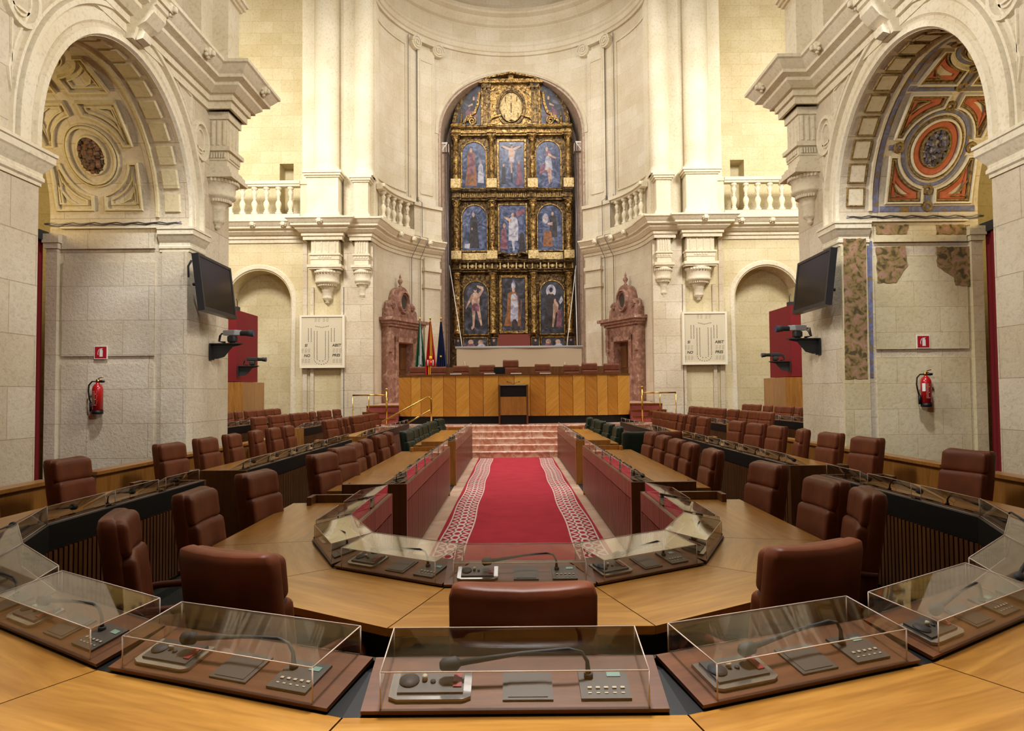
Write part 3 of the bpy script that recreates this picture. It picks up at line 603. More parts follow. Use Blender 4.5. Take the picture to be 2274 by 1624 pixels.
    for t0, dz in ((38.8, .0), (52.0, 0)):
        c = Vector(ap(t0, RP - .02) + (16.18,)); ex = Vector((-math.sin(math.radians(t0)), math.cos(math.radians(t0)), 0)); en = Vector((-math.cos(math.radians(t0)), -math.sin(math.radians(t0)), 0))
        sg = -1 if t0 < 45 else 1
        mb.strip([(sg * (.27 - .009 * k) * math.cos(k * .5), (.27 - .009 * k) * math.sin(k * .5)) for k in range(28)], .06, .14, lambda a, b, h: tuple(c + ex * a + Vector((0, 0, b)) + en * h))
        mb.prism(arc(0, 0, .27, 0, 2 * PI, 24)[:-1], lambda a, b, h: tuple(c + ex * a + Vector((0, 0, b)) + en * h), -.25, .09)
    mb.loft([ring(39 + 13 * j / 5, RP - .12, RP + .3, 16.28, 16.5) for j in range(6)])
    mb.build('volute_capital', 'stone_apse', label='scrolled pilaster capital high on the %s side of the apse' % nm, cat='capital', group='scroll capitals in the apse')
mb = MB(); t0, t1 = TH_N, 180 - TH_N
def zc(t): x = ap(t)[0]; return 12.72 + math.sqrt(max(0, 3.04 ** 2 - x * x))
ths = [t0 + (t1 - t0) * (.5 - .5 * math.cos(PI * j / 40)) for j in range(41)]
mb.loft([[ap(t, RP + .12) + (zc(t),), ap(t, RP + .12) + (16.6,), ap(t, RP + .8) + (16.6,), ap(t, RP + .8) + (zc(t),)] for t in ths])
mb.build('wall_apse', 'stone_apse', uvf=UVA, **ST)
mb = MB()
RING = [(0, 16.5), (-.10, 16.5), (-.10, 16.62), (-.16, 16.66), (-.16, 16.85), (-.22, 16.9), (-.22, 17.0), (-.06, 17.02), (-.06, 17.75), (-.2, 17.8), (-.34, 17.95), (-.4, 18.05), (-.62, 18.12), (-.66, 18.2), (-.66, 18.32), (-.1, 18.36), (.3, 18.36), (.3, 16.5)]
mb.loft([[ap(t, RP + .12 + o) + (z,) for o, z in RING] for t in [180 * j / 64 for j in range(65)]])
mb.build('trim_33', 'stone_apse', uvf=UVA, **ST)
mb = MB(); mb.loft([[ap(180 * j / 48, 5.05 * math.cos(k * PI / 2 / 10)) + (18.34 + 5.05 * math.sin(k * PI / 2 / 10),) for j in range(49)] for k in range(10)], closed=False, cap=False, sm=True)
mb.build('ceiling_apse', 'stone_apse', uvf=UVA, recalc=False, **ST)
# arch voussoirs and niche lining
mb = MB()
def FN(a, b, h):
    r = RP + .12 - h; y = 26 + math.sqrt(max(.1, r * r - a * a)); return (a, y, b)
mb.strip([(3.16 * math.cos(a), 12.72 + 3.16 * math.sin(a)) for a in [PI * j / 40 for j in range(41)]], .16, .03, FN)
mb.build('trim_34', 'stone_apse', **ST)
mb = MB(); o_ = [(-3.7, 2.5), (-3.7, 12.7)] + arc(0, 12.7, 3.7, PI, 0, 40) + [(3.7, 2.5)]; i_ = [(3.02, 2.5), (3.02, 12.7)] + arc(0, 12.7, 3.02, 0, PI, 40) + [(-3.02, 2.5)]
cyl = lambda a: 26 + math.sqrt((RP + .2) ** 2 - min(abs(a), 3.1) ** 2)
for s_ in (-1, 1): mb.box(min(s_ * 3.02, s_ * 3.5), max(s_ * 3.02, s_ * 3.5), 30.25, 32.6, 2.5, 12.7)
mb.loft([[(r * math.cos(t), y if y > 32 else cyl(r * math.cos(t)) + .02, 12.7 + r * math.sin(t)) for r, y in ((3.02, 0), (3.02, 32.6), (3.4, 32.6), (3.4, 0))] for t in [PI * j / 40 for j in range(41)]])
for s in (-1, 1):
    mb.box(min(s * 2.72, s * 3.1), max(s * 2.72, s * 3.1), 30.9, 31.4, 12.2, 12.55); mb.box(min(s * 2.78, s * 3.1), max(s * 2.78, s * 3.1), 31.0, 31.4, 3, 12.2)
mb.build('trim_35', 'niche_pink', **ST)
mb = MB(); mb.box(-3.8, 3.8, 32.5, 32.7, 0, 16.5); mb.box(-3.7, 3.7, 30.4, 32.5, 2.2, 2.5); mb.build('wall_niche', 'niche_pink', **ST)

for sx in (-1, 1):
    for k, t in enumerate((34.6, 40.2)):
        mb = MB(mir(sx)); mb.tube([ap(t, 5.08) + (16.4,), ap(t, 5.08) + (9.7,), ap(t, 4.80) + (9.52,), ap(t, 4.80) + (8.1,), ap(t, 4.46) + (7.99,), ap(t, 4.46) + (7.9,), ap(t, 4.93) + (7.2,), ap(t, 4.93) + (4.2 - k,)], .013, 5)
        mb.build('cable', 'pipe', label='thin dark cable running down the %s apse wall, %s the altarpiece' % (SIDE[sx], ('farther from', 'nearer')[k]), cat='cable')
# ------------------------------------------------------------------ stage, steps
mb = MB(); mb.box(-4.6, 4.6, 20.335, 31.5, 0, .84); mb.build('floor_stage', 'marble_pink', **ST)
mb = MB()
for k in range(5):
    z = .165 * (k + 1); y = 19.32 + .24 * k
    mb.box(-2.7, 2.7, y + .02, 20.33, z - .165, z); mb.loft([[(x, y + .02 - .022 * math.cos(t), z - .024 + .022 * math.sin(t)) for t in [-PI / 2 + PI * j / 6 for j in range(7)]] for x in (-2.7, 2.7)], closed=True)
    
mb.build('floor_steps', 'marble_pink', **ST)
mb = MB(); mb.prism([(-3.35, 21.9), (3.35, 21.9), (3.35, 22.5), (4.55, 22.5), (4.55, 26.0)] + [ap(t, RP) for t in range(0, 181, 6)][:0] + [(4.9, 26.0)] + [ap(t, RP - .02) for t in range(4, 176, 6)] + [(-4.9, 26.0), (-4.55, 26.0), (-4.55, 22.5), (-3.35, 22.5)], lambda a, b, h: (a, b, h), .84, 1.38); mb.build('floor_dais', 'marble_pink', **ST)
for s in (-1, 1):
    root = empty('side_steps', 'rose carpeted steps with brass nosings left of the bench' if s < 0 else 'rose carpeted steps with brass nosings right of the bench', 'steps', (s * 4.0, 21.6, .84))
    for k in range(3):
        mb = MB(); z = .18 * (k + 1); xo = .55 - .06 * k; mb.box(-xo if s < 0 else -.56, .56 if s < 0 else xo, .3 * k - .6, 1.0, 0 if k == 0 else z - .18, z - .0)
        st = mb.build('step', 'stair_carpet', root); mb = MB(); mb.box(-xo if s < 0 else -.56, .56 if s < 0 else xo, .3 * k - .615, .3 * k - .58, z - .025, z + .006); mb.build('nosing', 'brass', st)
    if s < 0: root.scale = (1, 1, 1)
# ------------------------------------------------------------------ altarpiece
YR = 31.45
def q(px, py): p = at_y(1137, py + (px - 1137) * 0.0, YR); return ((px - 1138) * YR / 1600 * (1 + (p.z - 1.74) * .0375 / YR), p.z)
ret = empty('altarpiece', 'tall gilded altarpiece with painted panels filling the apse niche', 'altarpiece', (0, YR, 2.5))
RB = lambda a, b, h: (a, -h, b - 2.5)
def rbx(mb, px0, px1, py0, py1, h0, h1):
    a, b = q(px0, py1); c, d = q(px1, py0); mb.box(a, c, -h1, -h0, b - 2.5, d - 2.5)
# backing board: rectangle plus arched top
mb = MB(); a0, zb = q(1003, 770); zt = q(1137, 283)[1]
mb.prism([(-2.66, 2.5), (2.66, 2.5), (2.66, zt)] + [(2.62 * math.cos(a), zt + .0 + 2.55 * math.sin(a)) for a in [PI * k / 24 for k in range(25)]] + [(-2.66, zt)], RB, -.35, 0)
mb.build('backing_board', 'gold_dark', ret)
ORN = random.Random(11)
def band(name, py0, py1, proj, mat='gold', heads=False, extra=0):
    mb = MB(); z1, z0 = q(1137, py0)[1] - 2.5, q(1137, py1)[1] - 2.5; hh = z1 - z0
    for (f0, f1, p) in ((0, .18, proj * .7), (.18, .25, proj), (.25, .72, proj * .45), (.72, .80, proj * .8), (.80, .92, proj * 1.1), (.92, 1, proj * 1.25)):
        mb.box(-2.66, 2.66, -p, 0, z0 + hh * f0, z0 + hh * f1)
        for (c, w_) in ((-2.42, .2), (-.87, .2), (.87, .2), (2.42, .2)): mb.box(c - w_, c + w_, -p - .10, 0, z0 + hh * f0 - .001, z0 + hh * f1 + .001)
    o = mb.build(name, mat, ret)
    mb = MB()
    if heads:
        for k in range(15):
            x = -2.45 + k * .35; zc_ = z0 + hh * .5; mb.rbox((x, -proj * .5 - .02, zc_), (.075, .06, .09), .05, 2); mb.rbox((x - .09, -proj * .5, zc_ + .02), (.05, .03, .05), .03, 1); mb.rbox((x + .09, -proj * .5, zc_ + .02), (.05, .03, .05), .03, 1)
            mb.box(x + .14, x + .19, -proj * .9, 0, zc_ - .12, zc_ + .16)
    else:
        for k in range(60): mb.box(-2.62 + k * .089, -2.62 + k * .089 + .04, -proj * .55, 0, z0 + hh * .3, z0 + hh * .66)
    mb.build('carved_frieze', 'gold_panel' if heads else 'gold', o)
band('cornice', 283, 304, .30); band('cornice', 422, 447, .28, 'gold_dark'); band('cornice', 580, 606, .34, 'gold_dark', True)
# columns
for (py0, py1) in ((305, 402), (449, 560), (608, 742)):
    for px in (1015, 1094, 1184, 1263):
        mb = MB(); x, z0 = q(px, py1); z1 = q(px, py0)[1]; H = z1 - z0
        mb.lathe([(.17, 0), (.17, .06), (.14, .08), (.15, .14), (.12, .17), (.125, H * .3), (.13, H * .32), (.12, H * .34), (.105, H - .28), (.12, H - .26), (.11, H - .24), (.16, H - .06), (.18, H - .04), (.18, H)], (x, -.22, z0 - 2.5), 16)
        for k in range(9): a = PI + PI * (k + .5) / 9; mb.tube([(x + .118 * math.cos(a), -.22 + .118 * math.sin(a), z0 - 2.5 + .2), (x + .104 * math.cos(a), -.22 + .104 * math.sin(a), z1 - 2.5 - .3)], .012, 4)
        if py0 < 600:
            for k in range(6): mb.rbox((x + .13 * math.cos(k * PI / 3), -.22 + .13 * math.sin(k * PI / 3), z1 - 2.5 - .12), (.04, .04, .05), .02, 1)
        mb.build('gilded_column', 'gold', ret)
        if py0 < 600:
            mb = MB(); rbx(mb, px - 11, px + 11, py1, py1 + (20 if py0 == 305 else 18), .02, .42); mb.build('pedestal', 'gold_panel', ret)
def fig_mats(): return ['paint_sky', 'paint_skin', 'paint_robe_a', 'paint_robe_b', 'paint_dark', 'paint_light']
M['paint_sky'] = blotch('blue_grey_painting', [(.33, srgb(46, 50, 66)), (.48, srgb(72, 80, 106)), (.62, srgb(104, 112, 142)), (.75, srgb(146, 146, 164))], 3, .3, 8, 2, .0)
M['paint_night'] = blotch('dark_painting', [(.35, srgb(34, 32, 32)), (.55, srgb(62, 62, 72)), (.7, srgb(104, 104, 116))], 2.2, .35, 8, 2, .0)
M['paint_skin'] = blotch('painted_skin', [(.4, srgb(150, 116, 96)), (.6, srgb(196, 164, 144))], 4, .4, 5, 1, 0)
M['paint_red'] = blotch('painted_red_robe', [(.4, srgb(96, 56, 66)), (.6, srgb(140, 92, 104))], 4, .4, 5, 1, 0)
M['paint_white'] = blotch('painted_pale_robe', [(.35, srgb(120, 120, 140)), (.6, srgb(188, 184, 190))], 4, .4, 5, 1, 0)
M['paint_brown'] = blotch('painted_ochre_cloak', [(.35, srgb(96, 58, 30)), (.6, srgb(150, 98, 56))], 4, .4, 5, 1, 0)
M['paint_dark'] = blotch('painted_dark_robe', [(.35, srgb(22, 20, 20)), (.6, srgb(60, 52, 54))], 4, .4, 5, 1, 0)
def ell(cx, cy, rx, ry, n=14): return [(cx + rx * math.cos(2 * PI * k / n), cy + ry * math.sin(2 * PI * k / n)) for k in range(n)]
# each figure: list of (material index, polygon) in a unit frame, x -.5...5, y 0..1
ROBE = lambda w0, w1, y0, y1, dx=0: [(-w0 + dx, y0), (w0 + dx, y0 - .01), (w1 * 1.25 + dx, (y0 + y1) * .55), (w1 + dx, y1), (w1 * .45 + dx, y1 + .045), (-w1 * .45 + dx, y1 + .045), (-w1 + dx, y1), (-w1 * 1.1 + dx, (y0 + y1) * .5)]
def limb(x0, y0, x1, y1, w0, w1):
    d = Vector((x1 - x0, y1 - y0)).normalized(); n = Vector((-d.y, d.x)); return [(x0 + n.x * w0, y0 + n.y * w0), (x1 + n.x * w1, y1 + n.y * w1), (x1 - n.x * w1, y1 - n.y * w1), (x0 - n.x * w0, y0 - n.y * w0)]
FIGS = {
 'teacher': [('paint_brown', ROBE(.24, .15, .06, .78, -.12)), ('paint_red', ROBE(.1, .1, .3, .76, -.1)), ('paint_skin', ell(-.12, .86, .055, .055)), ('paint_white', ROBE(.13, .09, .12, .5, .27)), ('paint_skin', ell(.27, .58, .045, .042))],
 'cross': [('paint_dark', limb(0, .12, 0, .97, .03, .03)), ('paint_dark', limb(-.38, .9, .38, .9, .02, .02)), ('paint_skin', limb(0, .84, -.34, .93, .035, .018)), ('paint_skin', limb(0, .84, .34, .93, .035, .018)), ('paint_skin', ROBE(.07, .11, .62, .82)), ('paint_white', ROBE(.09, .08, .56, .63)), ('paint_skin', limb(-.02, .6, .0, .33, .045, .02)), ('paint_skin', ell(.01, .89, .045, .045)), ('paint_white', ell(0, .985, .07, .02)), ('paint_dark', ROBE(.09, .06, .1, .45, -.3)), ('paint_skin', ell(-.3, .5, .035, .035)), ('paint_red', ROBE(.14, .08, .06, .5, .27)), ('paint_skin', ell(.26, .57, .04, .04))],
 'dancer': [('paint_red', ROBE(.14, .10, .34, .78, .02)), ('paint_white', ROBE(.17, .11, .40, .66, .0)), ('paint_skin', limb(.0, .45, .05, .08, .05, .025)), ('paint_skin', limb(.07, .42, .12, .12, .045, .02)), ('paint_skin', ell(-.05, .86, .05, .05)), ('paint_skin', limb(0, .74, .3, .66, .035, .02)), ('paint_red', [(-.36, .3), (-.15, .34), (-.1, .56), (-.3, .48)])],
 'friar': [('paint_dark', ROBE(.22, .13, .06, .74, -.03)), ('paint_skin', ell(-.04, .82, .05, .05)), ('paint_skin', ell(-.1, .5, .035, .03)), ('paint_white', [(-.4, .05), (-.2, .04), (-.18, .16), (-.38, .15)])],
 'rising': [('paint_white', ROBE(.17, .15, .28, .74, .02)), ('paint_skin', ell(.0, .82, .05, .05)), ('paint_white', limb(.0, .35, .04, .06, .06, .03)), ('paint_red', [(.15, .78), (.45, .86), (.42, .96), (.1, .9)]), ('paint_red', ROBE(.15, .08, .1, .5, -.32)), ('paint_skin', ell(-.3, .6, .05, .05)), ('paint_dark', ROBE(.12, .08, .05, .4, .33)), ('paint_skin', limb(-.05, .7, -.3, .78, .04, .02))],
 'monk': [('paint_dark', ROBE(.16, .12, .3, .76, .12)), ('paint_skin', ell(.1, .83, .045, .045)), ('paint_brown', ROBE(.2, .15, .08, .4, -.1)), ('paint_white', ell(-.18, .72, .12, .12)), ('paint_skin', ell(-.18, .72, .05, .06)), ('paint_skin', limb(.1, .6, -.1, .6, .04, .02))],
 'martyr': [('paint_skin', ROBE(.12, .14, .5, .78, -.02)), ('paint_skin', limb(-.08, .55, -.1, .12, .075, .03)), ('paint_skin', limb(.07, .55, .22, .16, .075, .03)), ('paint_red', ROBE(.16, .13, .46, .56, -.02)), ('paint_skin', ell(-.02, .87, .06, .055)), ('paint_skin', limb(.12, .76, .3, .9, .045, .03)), ('paint_skin', limb(.3, .9, .05, .95, .035, .02)), ('paint_skin', limb(-.14, .76, -.4, .5, .045, .02)), ('paint_skin', limb(-.1, .14, -.18, .1, .03, .03)), ('paint_dark', ell(-.02, .905, .065, .04))],
 'bishop': [('paint_brown', ROBE(.34, .2, .1, .72, -.03)), ('paint_white', ROBE(.15, .12, .18, .68, .02)), ('paint_dark', ROBE(.12, .1, .04, .18, .04)), ('paint_skin', ell(.0, .80, .06, .055)), ('paint_white', [(-.07, .83), (.07, .83), (.08, .91), (0, .985), (-.08, .91)]), ('paint_skin', ell(-.02, .6, .05, .035)), ('paint_brown', limb(.3, .6, .26, .05, .012, .012)), ('paint_white', [(.02, .44), (.14, .46), (.13, .5), (.01, .48)])],
 'mercy': [('paint_white', ell(-.04, .84, .2, .13, 20)), ('paint_dark', ROBE(.3, .2, .1, .74, -.06)), ('paint_skin', ell(-.04, .83, .055, .055)), ('paint_dark', ell(-.04, .865, .07, .05)), ('paint_skin', ROBE(.08, .1, .42, .58, .14)), ('paint_skin', ell(.12, .64, .05, .045)), ('paint_skin', limb(.1, .44, .02, .12, .06, .03)), ('paint_red', ROBE(.12, .08, .12, .42, .28)), ('paint_white', limb(.3, .6, .42, .7, .04, .06))],
 'seated': [('paint_red', [(-.35, .1), (.4, .1), (.45, .3), (.1, .5), (-.2, .45)]), ('paint_skin', ell(-.1, .8, .07, .08)), ('paint_dark', ROBE(.2, .14, .35, .7, -.08)), ('paint_skin', limb(-.05, .6, .25, .52, .04, .03))],
 'heads': [('paint_skin', ell(-.2, .55, .11, .3)), ('paint_skin', ell(.2, .5, .11, .3)), ('paint_red', ROBE(.2, .12, .02, .3, -.2)), ('paint_white', ROBE(.2, .12, .02, .28, .22))],
 'half': [('paint_dark', ROBE(.3, .2, .02, .6)), ('paint_skin', ell(0, .72, .14, .16))]}
def painting(fig, px0, px1, py0, py1, arched, dark, frame='gold', desc='', h=.04, fw=.07):
    x0, z0 = q(px0, py1); x1, z1 = q(px1, py0); xc = (x0 + x1) / 2; w_ = x1 - x0; r = w_ / 2
    if arched: out = [(x0, z0), (x1, z0), (x1, z1 - r)] + [(xc + r * math.cos(a), z1 - r + r * math.sin(a)) for a in [PI * k / 14 for k in range(1, 14)]] + [(x0, z1 - r)]
    else: out = [(x0, z0), (x1, z0), (x1, z1), (x0, z1)]
    mb = MB(); mb.prism(out, RB, 0, h); mats = ['paint_night' if dark else 'paint_sky']
    k = 0
    for mt, poly in FIGS[fig]:
        if mt not in mats: mats.append(mt)
        mb.m = mats.index(mt); k += 1
        pts = [(xc + a * w_, z0 + (.02 + b * .93) * (z1 - z0)) for a, b in poly]
        mb.prism(pts, RB, h - .002, h + .003 + .0015 * k)
    p = mb.build('painted_panel', mats, ret, label=desc)
    mb = MB(); mb.strip(out, fw, .09, RB, closed=True); mb.build('gilt_frame', frame, p)
painting('teacher', 1027, 1082, 315, 420, True, False, desc='arched painting of a robed man beside a smaller figure'); painting('cross', 1108, 1168, 313, 420, False, False, desc='painting of a figure on a cross', fw=.14)
painting('dancer', 1191, 1247, 314, 420, True, False, desc='arched painting of a figure stepping forward in pink drapery')
painting('friar', 1026, 1083, 455, 558, True, False, desc='arched painting of a standing friar'); painting('rising', 1108, 1170, 455, 566, False, False, desc='painting of a pale figure among others', fw=.10); painting('monk', 1194, 1250, 455, 558, True, False, desc='arched painting of a monk and a child')
painting('martyr', 1028, 1084, 624, 743, True, True, desc='arched dark painting of a bare figure with raised arm'); painting('bishop', 1111, 1168, 615, 738, False, True, desc='dark painting of a bishop in an ochre cloak', fw=.16); painting('mercy', 1198, 1252, 624, 743, True, True, desc='arched dark painting of a haloed figure with a child')
for fig, a, b in (('half', 1008, 1024), ('heads', 1028, 1082), ('half', 1086, 1104), ('half', 1179, 1196), ('heads', 1200, 1253), ('half', 1257, 1275)): painting(fig, a, b, 750, 770, False, True, desc='small painting at the foot of the altarpiece', fw=.05)
mb = MB(); rbx(mb, 1105, 1176, 743, 775, 0, .12); mb.build('red_panel', 'red_panel', ret)
for (a, b, c, d) in ((1027, 1083, 562, 577), (1194, 1250, 562, 577)): mb = MB(); rbx(mb, a, b, c, d, 0, .08); mb.build('carved_panel', 'gold_panel', ret)
def volute(mb, cx, cz, r, sg, h=.16, t=.06, turns=2.4):
    mb.strip([(cx + sg * r * (1 - k / 34) * math.cos(k * turns * 2 * PI / 30), cz + r * (1 - k / 34) * math.sin(k * turns * 2 * PI / 30)) for k in range(30)], t, h, RB)
# curved broken pediment of the middle tier
mb = MB()
for sg in (-1, 1):
    x, z = q(1137, 571); mb.strip([(sg * 1.15, z - .16), (sg * .9, z - .06), (sg * .62, z + .1), (sg * .40, z + .16), (sg * .26, z + .10), (sg * .30, z), (sg * .38, z + .03)], .10, .30, RB)
mb.build('scrolled_pediment', 'gold_dark', ret)
# crowning piece
mb = MB(); rbx(mb, 1072, 1202, 186, 283, 0, .10); mb.build('crown_panel', 'gold', ret)
mb = MB()
for px, pq in ((1084.5, 1084), (1190.5, 1190)):
    mb = MB()
    for e_ in (-4.5, 4.5): rbx(mb, px + e_ - 3, px + e_ + 3, 200, 275, .1, .24)
    rbx(mb, pq - 10, pq + 10, 190, 200, .1, .28); rbx(mb, pq - 9, pq + 9, 275, 283, .1, .28); mb.build('pilaster', 'gold_dark', ret)

mb = MB(); x, z = q(1137, 160); zz = q(1137, 184)[1]
mb.strip([(-1.42, zz + .04), (0, z - .16), (1.42, zz + .04)], .12, .34, RB); rbx(mb, 1065, 1208, 182, 190, 0, .34); mb.rbox((0, -.2, zz + .14 - 2.5), (.14, .08, .12), .06, 2)
mb.build('triangular_pediment', 'gold', ret)
mb = MB(); cx, cz = q(1138, 241)
mb.strip(ell(cx, cz, .60, .80, 36), .16, .18, RB, closed=True); mb.strip(ell(cx, cz, .50, .68, 36), .05, .24, RB, closed=True)
mb.build('oval_frame', 'gold_dark', ret)
mb = MB(); mb.prism(ell(cx, cz, .50, .68, 36), RB, .02, .125); mb.build('oval_plaque', 'gold_panel', ret)
mb = MB()
for (a, b, c, d) in ((0, .0, .04, .26), (-.3, -.38, .03, .14), (.3, -.38, .03, .14), (-.25, .36, .03, .14), (.25, .36, .03, .14), (0, .45, .02, .1)): mb.prism(ell(cx + a, cz + b, c, d, 10), RB, .09, .135)
mb.build('worn_marks', 'gold_dark', ret)
mb = MB()
for sg in (-1, 1):
    volute(mb, sg * .0 + cx, cz - .72, .16, sg); x_, z_ = q(1137, 275)
    mb.strip([(cx + sg * 1.1, z_ - .05), (cx + sg * .8, z_ + .22), (cx + sg * .4, z_ + .34)], .09, .22, RB)
mb.build('plaque_scrolls', 'gold', ret)
for sg, nm in ((-1, 'left'), (1, 'right')):
    zt0 = q(1137, 281)[1]; R_ = 2.40
    out = [(sg * 1.35, zt0), (sg * 2.40, zt0)] + [(sg * R_ * math.cos(a), zt0 + R_ * math.sin(a)) for a in [math.radians(k) for k in range(6, 56, 6)]] + [(sg * 1.35, zt0 + R_ * math.sin(math.radians(55.8)))]
    mb = MB(); mb.prism(out, RB, 0, .04); mats = ['paint_night']; k = 0
    for mt, poly in FIGS['seated']:
        if mt not in mats: mats.append(mt)
        mb.m = mats.index(mt); k += 1; mb.prism([(sg * (1.72 + sg * a * .7 * sg), zt0 + .28 + b * 1.2) for a, b in poly], RB, .038, .043 + .0015 * k)
    mb.build('painted_panel', mats, ret, label='curved corner painting of a seated figure on the %s' % nm)
    mb = MB(); volute(mb, sg * 1.72, zt0 + .20, .20, sg, .2, .09, 2)
    mb.strip([(sg * 1.4, zt0 + 1.5), (sg * 1.46, zt0 + 1.0), (sg * 1.6, zt0 + .6), (sg * 1.95, zt0 + .38), (sg * 2.1, zt0 + .1)], .16, .14, RB)
    mb.lathe([(.10, 0), (.10, .1), (.05, .14), (.08, .22), (.02, .34), (.045, .36), (.0, .8)], (sg * 2.2, -.15, zt0 - 2.5), 10); mb.build('side_scroll', 'gold', ret)

# ------------------------------------------------------------------ steel tubes, cables and the screen before the altarpiece
for s in (-1, 1):
    root = empty('steel_mast', 'grey steel tube mast with bracket at the %s of the altarpiece' % SIDE[s], 'mast', (s * 2.78, 30.9, 2.5))
    mb = MB(); mb.tube([(0, 0, 0), (0, 0, 10.1)], .03, 8); mb.tube([(s * .1, 0, 0), (s * .1, 0, 10.1)], .018, 8); mb.build('tube', 'pipe', root)
    mb = MB(); mb.box(min(0, s * .5), max(0, s * .5), -.03, .03, 10.05, 10.12); mb.tube([(0, 0, 10.1), (s * .45, 0, 9.5)], .03, 6); mb.build('bracket', 'white', root)
scr = empty('projection_screen', 'beige projection screen with a grey top bar hanging behind the bench', 'screen', (.22, 27.6, 2.2))
mb = MB(); pts = [(x, .02 * math.sin(x * 3)) for x in [-2.4 + .2 * k for k in range(25)]]
mb.loft([[(x, y, z) for x, y in pts] + [(x, y + .01, z) for x, y in pts[::-1]] for z in (0, 1.24)]); mb.build('screen_cloth', 'screen', scr)
mb = MB(); mb.tube([(-2.45, 0, 1.28), (2.45, 0, 1.28)], .05, 10); mb.build('top_bar', 'grey_light', scr)
for (pa, pb, ya, yb) in (((1033, 812), (998, 590), 27.5, 30.6), ((1254, 812), (1279, 590), 27.5, 30.6), ((1282, 772), (1277, 600), 27.6, 30.7)):
    a = at_y(*pa, ya); b = at_y(*pb, yb); mb = MB(); mb.tube([tuple(a - Vector((.22, 27.6, 2.2))), tuple(b - Vector((.22, 27.6, 2.2)))], .014, 5); mb.build('cord', 'white', scr)

# ------------------------------------------------------------------ red marble doorways
for sx in (-1, 1):
    nm = SIDE[sx]; a = Vector((4.98, 26.85)); b = Vector((3.98, 29.1)); c = (a + b) / 2; ex = (b - a).normalized(); en = Vector((-ex.y, ex.x))
    if en.dot(Vector((0, 26)) - c) < 0: en = -en
    def D(u, z, h): p = c + ex * u + en * h; return (sx * p.x, p.y, z)
    root = empty('door_1' if sx < 0 else 'door_2', 'red marble doorway with oval crest and carved top, %s of the bench' % nm, 'doorway', (0, 0, 0)); root['kind'] = 'structure'
    def P_(name, polys, mat, par=root):
        mb = MB()
        for pts, h0, h1 in polys: mb.prism(pts, D, h0, h1)
        return mb.build(name, mat, par)
    R4 = lambda x0, x1, z0, z1: [(x0, z0), (x1, z0), (x1, z1), (x0, z1)]
    P_('frame', [(R4(-1.10, -.52, 1.38, 4.3), -.1, .30), (R4(.52, 1.10, 1.38, 4.3), -.1, .30), (R4(-.52, .52, 3.68, 4.3), -.1, .30), (R4(-.72, -.52, 1.38, 3.9), .3, .36), (R4(.52, .72, 1.38, 3.9), .3, .36), (R4(-.72, .72, 3.70, 3.9), .3, .36), (R4(-1.1, -.9, 3.3, 4.2), .3, .38), (R4(.9, 1.1, 3.3, 4.2), .3, .38)], 'marble_red')
    P_('cornice', [(R4(-1.16, 1.16, 4.28, 4.38), -.1, .40), (R4(-1.26, 1.26, 4.38, 4.48), -.1, .50), (R4(-1.36, 1.36, 4.48, 4.60), -.1, .60)], 'marble_red')
    hump = [(-1.05, 4.6), (1.05, 4.6), (1.02, 4.95), (.9, 5.0), (.86, 5.2), (.70, 5.3), (.52, 5.22), (.48, 5.45)] + [(.46 * math.cos(t), 5.42 + .46 * math.sin(t)) for t in [math.radians(k) for k in range(10, 171, 16)]] + [(-.48, 5.45), (-.52, 5.22), (-.70, 5.3), (-.86, 5.2), (-.9, 5.0), (-1.02, 4.95)]
    P_('crest', [(hump, -.1, .22)], 'marble_red')
    mb = MB(); mb.strip(ell(0, 5.28, .33, .40, 28), .10, .34, D, closed=True, h0=.2); mb.strip(ell(0, 5.28, .24, .31, 28), .04, .30, D, closed=True, h0=.2)
    mb.strip([(.70 + .14 * (1 - k / 22) * math.cos(k * .7), 5.08 + .14 * (1 - k / 22) * math.sin(k * .7)) for k in range(20)], .05, .28, D, h0=.2); mb.strip([(-.70 - .14 * (1 - k / 22) * math.cos(k * .7), 5.08 + .14 * (1 - k / 22) * math.sin(k * .7)) for k in range(20)], .05, .28, D, h0=.2)
    mb.build('oval_moulding', 'marble_red', root)
    P_('oval_pane', [(ell(0, 5.28, .23, .30, 24), .2, .235)], 'grey')
    for u, z in ((0, 5.86), (-.98, 4.72), (.98, 4.72)):
        mb = MB(); p = D(u, z, .1); mb.lathe([(.07, 0), (.07, .06), (.03, .1), (.09, .2), (.1, .26), (.03, .36), (.05, .4), (.0, .56)], p, 10); mb.build('finial', 'marble_red', root)
    leaf = P_('door_leaf', [(R4(-.52, .52, 1.38, 3.68), -.02, .03)] + [(R4(x0, x0 + .36, z, z + h_), .03, .055) for x0 in (-.44, .06) for z, h_ in ((1.5, .75), (2.35, .22), (2.68, .85))], 'wood_dark')
    mb = MB(); mb.tube([D(.44, 2.4, .03), D(.44, 2.4, .10), D(.34, 2.4, .10)], .014, 6); mb.build('door_handle', 'brass', leaf)

